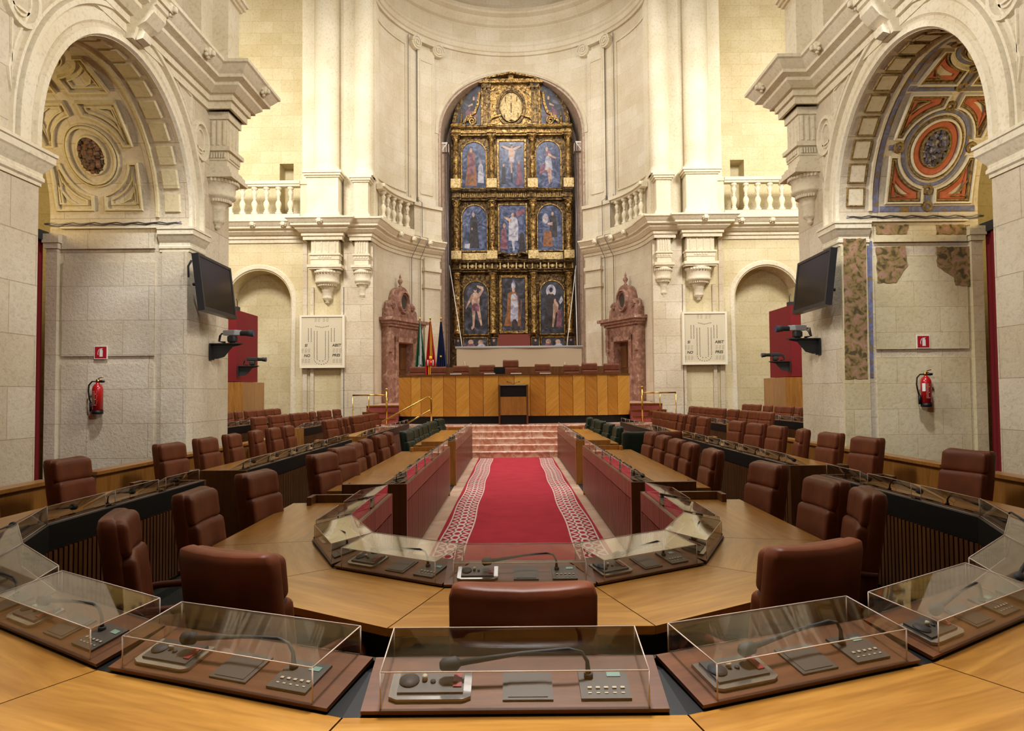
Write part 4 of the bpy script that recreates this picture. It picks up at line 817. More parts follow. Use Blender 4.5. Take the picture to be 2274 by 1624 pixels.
# ------------------------------------------------------------------ presidential bench, lectern, flags
ben = empty('presiding_bench', 'long presiding bench faced with chevron oak panels and black plinth', 'bench', (0, 20.9, .84))
FP = [(-3.45, .62), (-2.9, .30), (-2.3, .10), (-1.6, .02), (0, 0), (1.6, .02), (2.3, .10), (2.9, .30), (3.45, .62)]
def fp(t):  # point along the front
    x = t; 
    for (a, b), (c, d) in zip(FP, FP[1:]):
        if a <= x <= c + 1e-9: return (x, b + (d - b) * (x - a) / (c - a))
xs = [-3.45, -3.05, -2.72, -2.40, -2.05, -1.70, -1.34, -.98, -.58, .0, .46, .86, 1.26, 1.66, 2.03, 2.37, 2.70, 3.05, 3.45]
xs = [-3.45, -3.05, -2.74, -2.42, -2.06, -1.70, -1.30, -.90, -.46, 0., .46, .90, 1.30, 1.70, 2.06, 2.42, 2.74, 3.05, 3.45]
for k, (xa, xb) in enumerate(zip(xs, xs[1:])):
    A, B = fp(xa), fp(xb); mb = MB(); sg = 1 if k % 2 else -1
    L_ = math.hypot(B[0] - A[0], B[1] - A[1]); g = .006
    dx, dy = (B[0] - A[0]) / L_, (B[1] - A[1]) / L_
    def Z(u, z, h): return (A[0] + dx * u + dy * h, A[1] + dy * u - dx * h, z)
    c45 = .7071; uvq = lambda u, z: ((u * sg + z) * c45 + k, (z - u * sg) * c45)
    pl = [(g, .22), (L_ - g, .22), (L_ - g, 1.40), (g, 1.40)]; mb.prism(pl, Z, -.03, .0, capuv=[uvq(*p) for p in pl])
    mb.f[-1]; mb.build('chevron_panel', 'podium_a' if (k % 2) else 'podium_b', ben)
    if k == 0: tops = []
mb = MB(); mb.sweep([(x, y) for x, y in FP], [(-.03, 0), (-.08, 0), (-.08, .22), (-.03, .22)], side=-1)
back = [(x, y + .05) for x, y in FP]
mb.build('plinth', 'black', ben)
mb = MB(); mb.sweep(FP, [(.02, 1.40), (.02, 1.44), (-.75, 1.44), (-.75, 1.40)], side=-1); mb.build('bench_top', 'wood_dark', ben)
mb = MB(); mb.sweep(FP, [(-.035, .02), (-.06, .02), (-.06, 1.40), (-.035, 1.40)], side=-1); mb.build('carcass', 'wood_dark', ben)
mb = MB(); mb.prism([(-2.3, .545), (3.2, .545), (3.2, 1.75), (-2.3, 1.75)], lambda a, b, h: (a, 2.9 - h, b), 0, .04); o = mb.build('back_screen', 'wood_dark', None, label='dark wooden screen wall behind the presiding chairs', cat='partition'); o.location = (0, 20.9, .84)
lec = empty('lectern', 'oak lectern with black top band standing on the marble steps', 'lectern', (-.03, 20.45, .84))
mb = MB(); mb.box(-.37, .37, 0, .40, 0, .26); mb.build('plinth', 'black', lec); mb = MB(); mb.box(-.37, .37, -.0, .40, .78, 1.10)
o = mb.build('black_panel', 'black', lec); mb = MB(); mb.box(-.37, .37, -.012, .40, .26, .78); mb.build('oak_panel', 'wood', lec)
mb = MB(); mb.box(-.42, -.37, -.02, .45, 0, 1.12); mb.box(.37, .42, -.02, .45, 0, 1.12); mb.build('side_panel', 'wood_dark', lec)
mb = MB(); mb.box(-.40, .40, -.02, .42, 1.10, 1.125); mb.build('top', 'grey_light', lec)
for s in (-1, 1): mb = MB(); mb.tube([(0, .1, 1.12), (s * .05, .1, 1.17), (s * .16, .05, 1.2)], .006, 5); mb.rbox((s * .17, .05, 1.205), (.02, .015, .015), .012, 1); mb.build('microphone', 'black_matt', lec)
mb = MB(); mb.rbox((0, 0, .1), (.17, .02, .11), .015, 1, sm=False); mb.box(-.1, .1, -.04, .1, 0, .02)
o = mb.build('monitor', 'black', None, label='small black monitor on the presiding bench', cat='monitor'); o.location = (-.43, 21.2, 2.28)
for k, x in enumerate((-.72, .06, .92, -1.72)):
    mb = MB(); mb.box(-.16, .16, -.1, .1, 0, .035); o = mb.build('paper_stack', 'book_white', None, label='white papers on the presiding bench, %s' % ['just left of the monitor', 'in front of the tallest chair', 'right of the tallest chair', 'towards the flags'][k], cat='papers', group='papers on the bench'); o.location = (x, 21.25, 2.28)
def flag(x, y, mats, lab, lean=.0):
    root = empty('flag', lab, 'flag', (x, y, 1.38)); mb = MB(); mb.tube([(0, 0, 0), (0, 0, 2.85)], .016, 8); mb.build('flagpole', 'brass', root)
    mb = MB(); mb.rbox((0, 0, 2.88), (.03, .03, .06), .03, 1); mb.lathe([(.18, 0), (.18, .03), (.03, .06), (.03, .1), (0, .1)], (0, 0, 0), 14); mb.build('finial', 'brass', root)
    mb = MB(); n = 26; rows = 14
    for i in range(rows):
        pass
    G = []
    for i in range(rows + 1):
        z = 2.78 - i * .165; wd = .05 + .30 * min(1, i / 9)
        G.append([(-.5 * wd + wd * j / n * 1.05, -.03 + .05 * math.sin(j * 1.25 + i * .12) * (.4 + .6 * min(1, i / 8)) * (1 - .0), z + (.03 if False else 0)) for j in range(n + 1)])
    for i in range(rows):
        for j in range(n):
            mb.m = 0
            t = (j / n) + (i / rows - .5) * .25; mb.m = 0 if t < .33 else (1 if t < .68 else 2)
            A = [G[i][j], G[i][j + 1], G[i + 1][j + 1], G[i + 1][j]]; mb.face([mb.vt(p) for p in A], sm=True)
    cl = mb.build('cloth', mats, root, recalc=False)
    return root, cl
r1, c1 = flag(-3.16, 24.3, ['cloth_green', 'cloth_white', 'cloth_green'], 'green and white flag hanging on its pole, nearest the red marble door')
mb = MB(); rng = random.Random(2)
for k in range(9): mb.rbox((.0 + rng.uniform(-.04, .05), -.09, 1.15 + rng.uniform(-.2, .16)), (.02, .006, .025), .006, 1)
mb.build('emblem', 'cloth_blue', c1)
r2, c2 = flag(-2.80, 24.2, ['cloth_red', 'cloth_yellow', 'cloth_red'], 'red and yellow flag with a crest, middle of the three')
mb = MB()
for (a, b, w_, h_, m_) in ((.02, 1.55, .05, .05, 0), (0, 1.38, .07, .09, 1), (.03, 1.4, .03, .04, 0), (-.08, 1.38, .015, .1, 2), (.1, 1.38, .015, .1, 2)): mb.m = m_; mb.rbox((a, -.09, b), (w_, .008, h_), .008, 1)
mb.build('emblem', ['cloth_yellow', 'cloth_red', 'cloth_white'], c2)
r3, c3 = flag(-2.45, 24.3, ['cloth_blue', 'cloth_blue', 'cloth_blue'], 'dark blue flag with yellow stars, nearest the altarpiece')
mb = MB()
for (a, b) in ((0, 1.6), (.03, .6), (-.05, .55), (.06, .5)): mb.prism([((.045 if k % 2 == 0 else .018) * math.sin(k * PI / 5) + a, (.045 if k % 2 == 0 else .018) * math.cos(k * PI / 5) + b) for k in range(10)], lambda u, v, h: (u, -.1 - h, v), 0, .006)
mb.build('star', 'cloth_yellow', c3)
# brass railings
for s in (-1, 1):
    root = empty('brass_railing', 'brass railing with ball-topped post beside the %s carpeted steps' % SIDE[s], 'railing', (s * 3.72, 21.0, .84))
    mb = MB(); mb.tube([(0, 0, 0), (0, 0, .98)], .028, 10); mb.build('post', 'brass', root); mb = MB(); mb.rbox((0, 0, 1.02), (.045, .045, .045), .045, 3); mb.build('ball', 'brass', root)
    mb = MB(); mb.tube([(0, 0, .86), (s * 1.05, .3, .86)], .022, 8); mb.build('rail', 'brass', root)
    mb = MB(); mb.tube([(s * .55, .16, 0), (s * .55, .16, .86)], .014, 8); mb.build('post', 'brass', root); mb = MB(); mb.tube([(s * 1.05, .3, -.84), (s * 1.05, .3, .86)], .014, 8); mb.build('post', 'brass', root)
    if s < 0:
        root = empty('stair_handrail', 'sloping brass handrail in front of the bench, left of the green chairs', 'railing', (-3.0, 20.4, .0))
        mb = MB(); mb.tube([(-.78, -.1, .55), (-.78, -.1, .88), (-.72, -.1, .95), (.52, 0, 1.62), (.62, 0, 1.62), (.65, 0, 1.55), (.65, 0, .84)], .024, 8); mb.build('rail', 'brass', root)
        mb = MB(); mb.tube([(-.2, -.06, .80), (.64, 0, 1.28)], .018, 8); mb.build('lower_rail', 'brass', root)
# ------------------------------------------------------------------ score boards
TXT = {}
def text(body, size, loc_fn, mat, parent, shear=0.25, ext=.004, align='LEFT', name='lettering', rot=None):
    c = bpy.data.curves.new(name, 'FONT'); c.body = body; c.size = size; c.shear = shear; c.extrude = ext; c.align_x = align; c.offset = size * .015
    c.materials.append(M[mat]); o = bpy.data.objects.new(name, c); COL.objects.link(o); o.parent = parent; o.rotation_euler = rot or (PI / 2, 0, 0); o.location = loc_fn
    bpy.context.view_layer.update(); me = bpy.data.meshes.new_from_object(o.evaluated_get(bpy.context.evaluated_depsgraph_get())); nm_ = bpy.data.objects.new(name, me); COL.objects.link(nm_); nm_.parent = parent; nm_.location = loc_fn; nm_.rotation_euler = o.rotation_euler; bpy.data.objects.remove(o); return nm_
SEG = {'a': (.0, .9, .5, 1.), 'd': (0, 0, .5, .1), 'g': (0, .45, .5, .55), 'f': (0, .5, .1, 1), 'b': (.4, .5, .5, 1), 'e': (0, 0, .1, .5), 'c': (.4, 0, .5, .5)}
def digit(mb, x, z, h, y):
    for k, (a, b, c, d) in SEG.items():
        g = .03 * h; x0, x1, z0, z1 = x + a * h + g, x + c * h - g, z + b * h + g * .6, z + d * h - g * .6
        mb.loft([[(x0 + (z0 - z) * .12, y, z0), (x1 + (z0 - z) * .12, y, z0), (x1 + (z1 - z) * .12, y, z1), (x0 + (z1 - z) * .12, y, z1)], [(x0 + (z0 - z) * .12, y - .003, z0), (x1 + (z0 - z) * .12, y - .003, z0), (x1 + (z1 - z) * .12, y - .003, z1), (x0 + (z1 - z) * .12, y - .003, z1)]])
for s in (-1, 1):
    W_, H_ = 1.60, 1.90
    root = empty('voting_board', 'cream electronic voting board with seat map, %s of the apse' % SIDE[s], 'scoreboard', (s * 6.86, 25.82, 2.68))
    mb = MB(); mb.box(-W_ / 2 + .068, W_ / 2 - .068, -.04, .075, .068, H_ - .068); mb.build('display_face', 'board', root)
    mb = MB()
    for b_ in ((-W_ / 2, -W_ / 2 + .07, 0, H_), (W_ / 2 - .07, W_ / 2, 0, H_), (-W_ / 2 + .07, W_ / 2 - .07, 0, .07), (-W_ / 2 + .07, W_ / 2 - .07, H_ - .07, H_)): mb.box(b_[0], b_[1], -.07, .08, b_[2], b_[3])
    mb.build('frame', 'board_frame', root)
    mb = MB()
    for x in (-.27, -.15, .03, .15): digit(mb, x, 1.67, .13, -.042)
    for x0 in (-.74, .38):
        for z in (.56, .19):
            for k in range(3): digit(mb, x0 + k * .115, z, .13, -.042)
    mb.build('digit_segments', 'seg', root)
    mb = MB()
    def dot(x, z): mb.box(x - .011, x + .011, -.046, -.04, z - .011, z + .011)
    for k in range(9): dot(-.22 + k * .055, 1.50 - .045 * (1 - abs(k - 4) / 4))
    for x in (-.49, -.39, .33, .44):
        for k in range(10): dot(x, .96 + k * .05)
    for x in (-.28, -.18, .12, .23):
        for k in range(20): dot(x, .36 + k * .05)
    for k in range(9): a = PI * (k + .5) / 9; dot(-.025 + .255 * math.cos(a + PI), .32 + .255 * math.sin(a + PI) * .75)
    for k in range(4): a = PI * (k + .5) / 4; dot(-.03 + .15 * math.cos(a + PI), .34 + .15 * math.sin(a + PI) * .6)
    mb.build('seat_lights', 'ink', root)
    for t, x, z in (('SI', -.63, .77), ('NO', -.65, .40), ('ABST', .36, .77), ('PRES', .36, .41)): text(t, .135, (x, -.041, z), 'ink', root, .2)
# ------------------------------------------------------------------ televisions, cameras, booths
for s in (-1, 1):
    nm = SIDE[s]
    root = empty('television', 'large black flat television on the %s pier, switched off' % nm, 'television', (s * 5.43, 13.12, 3.70), 0)
    ang = math.radians(86) * s
    mb = MB(); Rm = Matrix.Rotation(math.radians(92 if s < 0 else -92), 4, 'Z') @ Matrix.Rotation(math.radians(-7), 4, 'X') ; mb.T = Rm
    root.rotation_euler = (0, 0, 0)
    mb.box(-.80, .80, .0, .10, -.50, .50); mb.build('casing', 'tvframe', root)
    mb = MB(Rm); mb.box(-.74, .74, -.004, .0, -.43, .45); mb.build('screen', 'tv', root)
    mb = MB(Rm)
    for b_ in ((-.80, -.74, -.5, .5), (.74, .80, -.5, .5), (-.74, .74, .45, .5), (-.74, .74, -.5, -.43)): mb.box(b_[0], b_[1], -.015, 0, b_[2], b_[3])
    mb.build('bezel', 'tvframe', root)
    mb = MB(Rm); mb.box(-.2, .2, .10, .32, -.2, .2); mb.tube([(-.1, .1, .1), (-.1, .4, .1)], .03, 6); mb.tube([(.1, .1, -.1), (.1, .4, -.1)], .03, 6); mb.build('wall_mount', 'black_matt', root)
    mb = MB(Rm); mb.tube([(-.78, .12, .38), (-.74, .2, .30), (-.78, .2, .1)], .018, 6); mb.build('cable', 'black_matt', root)
    def camera_unit(loc, rz, lab, blab, sc=1.0, white=True):
        root = empty('video_camera', lab, 'video camera', loc, rz); root.scale = (sc, sc, sc)
        mb = MB(); mb.rbox((0, 0, .20), (.17, .06, .055), .02, 2, sm=False); mb.build('camera_body', 'grey_light' if white else 'black_matt', root)
        mb = MB(); mb.tube([(.16, 0, .19), (.30, 0, .19), (.301, 0, .19), (.42, 0, .18)], [.05, .05, .06, .065], 14); ln = mb.build('lens', 'black_matt', root)
        mb = MB(); mb.tube([(.42, 0, .18), (.425, 0, .18)], .055, 14); mb.build('front_glass', 'blue_lens', ln)
        mb = MB(); mb.rbox((0, 0, .08), (.08, .07, .06), .02, 2); mb.tube([(0, 0, 0), (0, 0, .05)], .05, 12); mb.tube([(-.04, 0, .12), (.05, 0, .14)], .05, 8); mb.build('pan_head', 'black_matt', root)
        for k in range(4): mb = MB(); mb.tube([(-.15, -.03 + .02 * k, .2), (-.24, -.05 + .03 * k, .14 + .02 * k), (-.27, -.02 + .02 * k, .04), (-.14, 0, .01 * k)], .009, 5); mb.build('cable', 'black_matt', root)
        root = empty('camera_bracket', blab, 'bracket', loc, rz); root.scale = (sc, sc, sc)
        mb = MB(); mb.prism([(-.40, 0), (.17, 0), (.17, -.035), (.0, -.07), (-.16, -.26), (-.30, -.30), (-.40, -.30)], lambda a, b, h: (a, h, b), -.012, .012); mb.build('gusset', 'black_matt', root)
        mb = MB(); mb.box(-.40, .18, -.09, .09, -.02, 0.0); mb.box(-.42, -.40, -.09, .09, -.32, 0); mb.build('plate', 'black_matt', root)
    rz = math.radians(0 if s < 0 else 180)
    camera_unit((s * 5.46, 13.9, 2.74), math.radians(-4 if s < 0 else 184), 'video camera on the near %s pier bracket, aimed inwards' % nm, 'black wall bracket under the near %s video camera' % nm)
    bx = s * 8.35
    camera_unit((s * 7.92, 21.8, 2.62), rz, 'small dark video camera in front of the %s red booth' % nm, 'black bracket holding the %s booth camera' % nm, 1.0, False)
    root = empty('interpreter_booth', 'tall red-lined booth with oak front in the %s transept' % nm, 'booth', (s * 9.6, 22, .20))
    mb = MB(mir(s)); mb.box(-1.20, 1.4, -.2, 1.6, 1.95, 4.12); mb.build('red_lining', 'curtain', root)
    mb = MB(mir(s)); mb.box(-1.42, 1.4, -.25, 1.6, 0, 1.93); mb.build('oak_front', 'wood', root)
    mb = MB(mir(s)); mb.box(-1.15, -.95, 0, .2, 4.12, 4.25); mb.tube([(-1.1, .1, 4.25), (-1.1, .1, 4.42), (-1.06, .1, 4.5)], .012, 5); mb.build('top_fitting', 'black_matt', root)
# ------------------------------------------------------------------ extinguishers and their signs
for s in (-1, 1):
    nm = SIDE[s]; p = at_y(213 if s < 0 else 2060, 885 if s < 0 else 862, 12.75)
    root = empty('fire_extinguisher', 'red fire extinguisher hanging on the %s chapel wall%s' % (nm, '' if s < 0 else ', with a white label'), 'fire extinguisher', (p.x, 12.80, 1.42))
    mb = MB(); mb.lathe([(0, 0), (.085, 0), (.095, .01), (.095, .07)], n=20); mb.build('base_cup', 'black', root)
    mb = MB(); mb.lathe([(.0, .07), (.09, .07), (.09, .44), (.083, .48), (.06, .52), (.03, .545), (.03, .56), (0, .56)], n=24); b_ = mb.build('cylinder', 'ext_red', root)
    mb = MB()
    for k in range(11): mb.loft([[(.0915 * math.sin(a), -.0915 * math.cos(a), z) for a in (-.5 + .02 * (k % 3), -.1, .3 + .06 * (k % 4))] for z in (.16 + k * .024, .168 + k * .024)], closed=False, cap=False)
    mb.build('label_text', 'sign_red' if False else 'seg', b_, recalc=False)
    if s > 0: mb = MB(); mb.loft([[(.092 * math.sin(a), -.092 * math.cos(a), z) for a in (-1.2, -.9, -.6)] for z in (.28, .42)], closed=False, cap=False); mb.build('white_label', 'white', b_, recalc=False)
    mb = MB(); mb.rbox((0, 0, .585), (.03, .025, .035), .015, 1); mb.tube([(0, 0, .6), (.02, 0, .64), (.10, 0, .66)], .009, 6); mb.tube([(-.02, 0, .6), (.02, 0, .62), (.06, 0, .61)], .008, 6); mb.build('valve', 'brass', root)
    mb = MB(); mb.rbox((.075, 0, .58), (.05, .024, .024), .02, 1); mb.build('pressure_grip', 'black', root)
    mb = MB(); mb.tube([(-.03, 0, .58), (-.10, 0, .58), (-.155, 0, .52), (-.165, 0, .40), (-.145, 0, .28), (-.12, 0, .2)], .013, 8); mb.tube([(-.12, 0, .21), (-.11, 0, .05)], [.024, .03], 8); mb.build('hose', 'black', root)
    c = at_y(222 if s < 0 else 2052, 783 if s < 0 else 759, 12.9)
    root = empty('extinguisher_sign', 'square red sign with a white extinguisher symbol on the %s chapel wall' % nm, 'sign', (c.x, 12.925, c.z))
    mb = MB(); mb.box(-.118, .118, -.004, .02, -.118, .118); mb.build('border', 'white', root); mb = MB(); mb.box(-.105, .105, -.006, -.004, -.105, .105); mb.build('panel', 'sign_red', root)
    mb = MB(); F_ = lambda a, b, h: (a, -.006 - h, b)
    mb.prism([(-.018, -.075), (.038, -.075), (.038, .035), (.022, .055), (-.002, .055), (-.018, .035)], F_, 0, .002); mb.prism([(-.01, .058), (.03, .058), (.04, .075), (-.02, .068)], F_, 0, .002)
    mb.strip([(-.008, .06), (-.03, .05), (-.045, .02), (-.05, -.02), (-.045, -.045)], .009, .002, F_); mb.build('symbol', 'white', root)
# ------------------------------------------------------------------ carpet
car = empty('aisle_carpet', 'red carpet with two cream patterned borders in the centre aisle', 'carpet', (.02, 0, .0))
mb = MB(); mb.box(-.98, .98, 4.2, 19.25, 0, .012); mb.build('pile', 'carpet', car)
mb = MB()
for s in (-1, 1):
    c0 = s * .77; hw = .15; pitch = .25
    wob = lambda y: .012 * math.sin(y * 2.1)
    n = int((19.1 - 4.3) / pitch)
    def band_(xa, xb, y0, y1): mb.loft([[(c0 + xa + wob(y0), y0, .012), (c0 + xb + wob(y0), y0, .012), (c0 + xb + wob(y0), y0, .0145), (c0 + xa + wob(y0), y0, .0145)], [(c0 + xa + wob(y1), y1, .012), (c0 + xb + wob(y1), y1, .012), (c0 + xb + wob(y1), y1, .0145), (c0 + xa + wob(y1), y1, .0145)]])
    for k in range(n):
        y = 4.3 + k * pitch
        for j in range(2): band_(-hw - .018, -hw, y + j * pitch / 2, y + (j + 1) * pitch / 2); band_(hw, hw + .018, y + j * pitch / 2, y + (j + 1) * pitch / 2)
        yc = y + pitch / 2; m_ = [(c0 + wob(yc) + .048 * math.cos(a), yc + .095 * math.sin(a)) for a in [2 * PI * i / 12 for i in range(12)]]
        mb.strip(m_, .026, .0145, lambda a, b, h: (a, b, max(h, .011)), closed=True, bev=.1)
        for sg in (-1, 1):   # lattice: X shaped cream strokes leaving red triangles and leaf shapes
            for (xa, ya, xb, yb, w2) in ((.05, 0, .15, pitch / 2, .036), (.15, pitch / 2, .05, pitch, .036), (.0, 0, .06, 0.0001, .05)):
                mb.strip([(c0 + wob(yc) + sg * xa, y + ya), (c0 + wob(yc) + sg * xb, y + yb)], w2, .0145, lambda a, b, h: (a, b, max(h, .011)), bev=.1)
mb.build('border_pattern', 'carpet_white', car)

# ------------------------------------------------------------------ desks
TT = .76; FC = .83
def off(path, d, side):
    out = []; n = len(path); P = [Vector(p) for p in path]
    for i, p in enumerate(P):
        a = (P[i] - P[i - 1]).normalized() if i else (P[1] - P[0]).normalized(); b = (P[i + 1] - P[i]).normalized() if i < n - 1 else a
        na = Vector((-a.y, a.x)) * side; nb = Vector((-b.y, b.x)) * side; m = na + nb; m = m / max(.2, m.dot(na)); out.append(p + m * d)
    return out
def desk(name, lab, path, side, z0, front, bandm, bandh, depth=.80, cd_=.26, ends=(True, True), topm='tabletop', ledge=True, slat=.055, endm=('wood', 'wood')):
    """path = line of the front face; the sitters are on the 'side' side of it"""
    root = empty(name, lab, 'desk', (0, 0, z0))
    P = [Vector(p) for p in path]; A = off(path, cd_, side); B = off(path, depth, side)
    F0 = off(path, .012, side); n = len(P)
    for i in range(n - 1):
        pl = [A[i], A[i + 1], B[i + 1], B[i]]; d = (P[i + 1] - P[i]).normalized(); g = d * .003
        pl = [pl[0] + g, pl[1] - g, pl[2] - g, pl[3] + g]; e = Vector((-d.y, d.x))
        mb = MB(); mb.prism([tuple(p) for p in pl], lambda a, b, h: (a, b, h), TT - .035, TT, capuv=[(p.dot(d) + i * 3.3, p.dot(e)) for p in pl]); mb.build('tabletop', topm, root)
    mb = MB(); mb.sweep([tuple(p) for p in off(path, cd_, side)], [(-.004, TT - .05), (depth - cd_ - .03, TT - .05), (depth - cd_ - .03, TT - .034), (-.004, TT - .034)], side=side)
    mb.sweep([tuple(p) for p in path], [(.03, .02), (.05, .02), (.05, TT - .05), (.03, TT - .05)], side=side)
    mb.build('carcass', 'dark', root)
    mb = MB(); mb.sweep([tuple(p) for p in path], [(.02, TT - .06), (.02, FC - .02), (.06, FC - .02), (cd_, TT), (cd_, TT - .06)], side=side); mb.build('console_bed', 'black', root)
    mb = MB(); mb.sweep([tuple(p) for p in path], [(-.012, FC - bandh), (-.012, FC - .006), (-.006, FC), (.02, FC), (.02, FC - bandh)], side=side); mb.build('front_band', bandm, root)
    mb = MB(); mb.sweep([tuple(p) for p in path], [(.012, .03), (.012, FC - bandh), (.03, FC - bandh), (.03, .03)], side=side)
    for i in range(n - 1):
        L_ = (P[i + 1] - P[i]).length; d = (P[i + 1] - P[i]) / L_; e = Vector((-d.y, d.x)) * side; k = max(1, int(L_ / slat))
        for j in range(k):
            c = P[i] + d * ((j + .5) * L_ / k); hw = slat * .34
            q_ = [c - d * hw + e * .013, c + d * hw + e * .013, c + d * hw - e * .010, c - d * hw - e * .010]
            mb.prism([tuple(v) for v in q_], lambda a, b, h: (a, b, h), .05, FC - bandh - .012)
    mb.build('slatted_front', front, root)
    for en, i, j in ((ends[0], 0, 1), (ends[1], n - 1, n - 2)):
        if not en: continue
        d = (P[i] - P[j]).normalized(); e = off([tuple(P[0]), tuple(P[1])] if i == 0 else [tuple(P[-2]), tuple(P[-1])], 1, side)[0 if i == 0 else 1] - P[i]
        mb = MB(); w_ = depth - .16 if ledge else depth - .02
        q_ = [P[i] - e * .012, P[i] + e * w_, P[i] + e * w_ + d * .045, P[i] - e * .012 + d * .045]; mb.prism([tuple(v) for v in q_], lambda a, b, h: (a, b, h), 0.0, FC)
        q_ = [P[i] + e * (w_ - .04), P[i] + e * w_, P[i] + e * w_ + d * -.16, P[i] + e * (w_ - .04) - d * .16]; mb.prism([tuple(v) for v in q_], lambda a, b, h: (a, b, h), TT - .0, FC)
        mb.build('end_panel', endm[0 if i == 0 else 1], root)
    return root

# ------------------------------------------------------------------ microphone consoles
def console(kind):
    """origin: middle of the table-side edge on the table; x along the desk, y towards the front face"""
    root = empty('microphone_console', 'c', 'microphone console'); big = kind == 'near'
    W_ = .87 if big else .74; a = math.atan2(.068, .25); Tm = Matrix.Translation((0, .004, .006)) @ Matrix.Rotation(a, 4, 'X')
    mb = MB(Tm); mb.box(-W_ / 2, W_ / 2, 0, .245, 0, .012); mb.build('base_board', 'wood_console', root)
    mb = MB(Tm)
    w2 = .245; c0 = -.245
    mb.prism([(c0 - .118, .045), (c0 - .095, .032), (c0 + .095, .032), (c0 + .118, .045), (c0 + .118, .16), (c0 - .118, .16)], lambda x, y, h: (x, y, h), .012, .024); sp = mb.build('socket_panel', 'chrome' if big else 'grey', root)
    if big:
        mb = MB(Tm); mb.box(c0 - .095, c0 + .095, .055, .155, .022, .030); mb.build('socket_strip', 'grey', sp)
        mb = MB(Tm); mb.lathe([(.0, .031), (.03, .031), (.03, .034), (.0, .034)], (c0 - .065, .105, 0), 18); mb.build('power_socket', 'black_matt', sp)
        mb = MB(Tm); mb.lathe([(0, .03), (.008, .03), (.008, .045), (0, .045)], (c0 - .02, .11, 0), 10); mb.build('volume_knob', 'button', sp)
        mb = MB(Tm); mb.lathe([(0, .03), (.008, .03), (.008, .035), (0, .035)], (c0 + .005, .10, 0), 10); mb.build('jack_socket', 'black_matt', sp)
        mb = MB(Tm); mb.box(c0 + .065, c0 + .09, .075, .135, .030, .034); mb.build('red_button', 'red_button', sp)
    mb = MB(Tm); mb.box(-.035, .11, .035, .165, .012, .018); mb.box(-.02, .095, .045, .155, .018, .020); mb.build('blank_plate', 'grey', root)
    mb = MB(Tm); mb.box(.19, .335, .035, .17, .012, .02); mp = mb.build('microphone_panel', 'grey', root)
    if big:
        mb = MB(Tm)
        for k in range(5):
            mb.box(.212 + k * .024, .224 + k * .024, .075, .083, .02, .024); mb.box(.212 + k * .024, .222 + k * .024, .055, .060, .02, .022)
        mb.build('buttons', 'button', mp); mb = MB(Tm); mb.box(.275, .315, .13, .15, .02, .022); mb.build('display', 'lcd', mp)
    p0 = Tm @ Vector((.22, .13, .02)); hgt = .085 if big else .07; yy = p0.y; zz = p0.z
    pth = [(p0.x, yy, zz), (p0.x - .003, yy, zz + hgt * .55), (p0.x - .02, yy - .002, zz + hgt * .88), (p0.x - .06, yy - .004, zz + hgt), (p0.x - .2, yy - .01, zz + hgt * .88), (p0.x - .38, yy - .02, zz + hgt * .62)]
    mb = MB(); mb.tube(pth, [.009, .006, .005, .005, .006, .010], 8); mb.tube([(p0.x, yy, zz), (p0.x, yy, zz + .012)], .014, 10); mi = mb.build('gooseneck', 'black_matt', root)
    e = Vector(pth[-1]); dd = (Vector(pth[-1]) - Vector(pth[-2])).normalized(); mb = MB(); mb.tube([tuple(e), tuple(e + dd * .012), tuple(e + dd * .05), tuple(e + dd * .062)], [.010, .021, .021, .010], 12); mb.build('microphone_head', 'black_matt', mi)
    # clear cover
    CW = .76 if big else .68; f0, f1, r1 = .006, (.122 if big else .055), (.168 if big else .185); y0, y1 = .008, .25; t = .003; zr = .07
    mb = MB(); mb.m = 0
    mb.box(-CW / 2, CW / 2, y0, y0 + t, f0, f1)
    mb.loft([[(x, y0, f1), (x, y1, r1), (x, y1, r1 - t), (x, y0, f1 - t)] for x in (-CW / 2, CW / 2)])
    for s in (-1, 1): mb.loft([[(x, y0, f0), (x, y1, zr), (x, y1, r1), (x, y0, f1)] for x in (s * CW / 2, s * (CW / 2 - t))])
    mb.box(-CW / 2, CW / 2, y1 - t, y1, zr + .01, r1)
    co = mb.build('clear_cover', 'acrylic', root)
    mb = MB(); e_ = .0022 if big else .0026
    for s in (-1, 1):
        q_ = [(s * CW / 2, y0, f0), (s * CW / 2, y0, f1), (s * CW / 2, y1, r1), (s * CW / 2, y1, zr)]
        for a_, b_ in zip(q_, q_[1:] + q_[:1]): mb.tube([a_, b_], e_, 4)
    for y, z in ((y0, f1), (y1, r1), (y0, f0), (y1, zr)): mb.tube([(-CW / 2, y, z), (CW / 2, y, z)], e_, 4)
    mb.build('cover_edges', 'acrylic_edge', co)
    return root
CON = {}
ORD = ['first', 'second', 'third', 'fourth', 'fifth', 'sixth', 'seventh', 'eighth', 'ninth', 'tenth', 'eleventh', 'twelfth']
def put_consoles(path, side, z0, kind, segs, labf, group, cd_=.26, scale=None):
    A = off(path, cd_, side); P = [Vector(p) for p in path]; k = 0
    for i, cnt in segs:
        a, b = A[i], A[i + 1]; d = (b - a).normalized()
        inw = (P[i] - A[i]); e = Vector((-d.y, d.x)); 
        if e.dot(inw) < 0: e = -e
        rz = math.atan2(e.y, e.x) - PI / 2      # local +y -> towards the front face
        for j in range(cnt):
            t = (j + .5) / cnt; p = a.lerp(b, t); loc = (p.x, p.y, z0 + TT)
            if kind not in CON: r = CON[kind] = console(kind); r.location = loc; r.rotation_euler = (0, 0, rz); r['label'] = labf(k); r['group'] = group
            else: r = dup(CON[kind], loc, rz, labf(k), group)
            r.scale = (scale or 1, 1, 1)
            k += 1
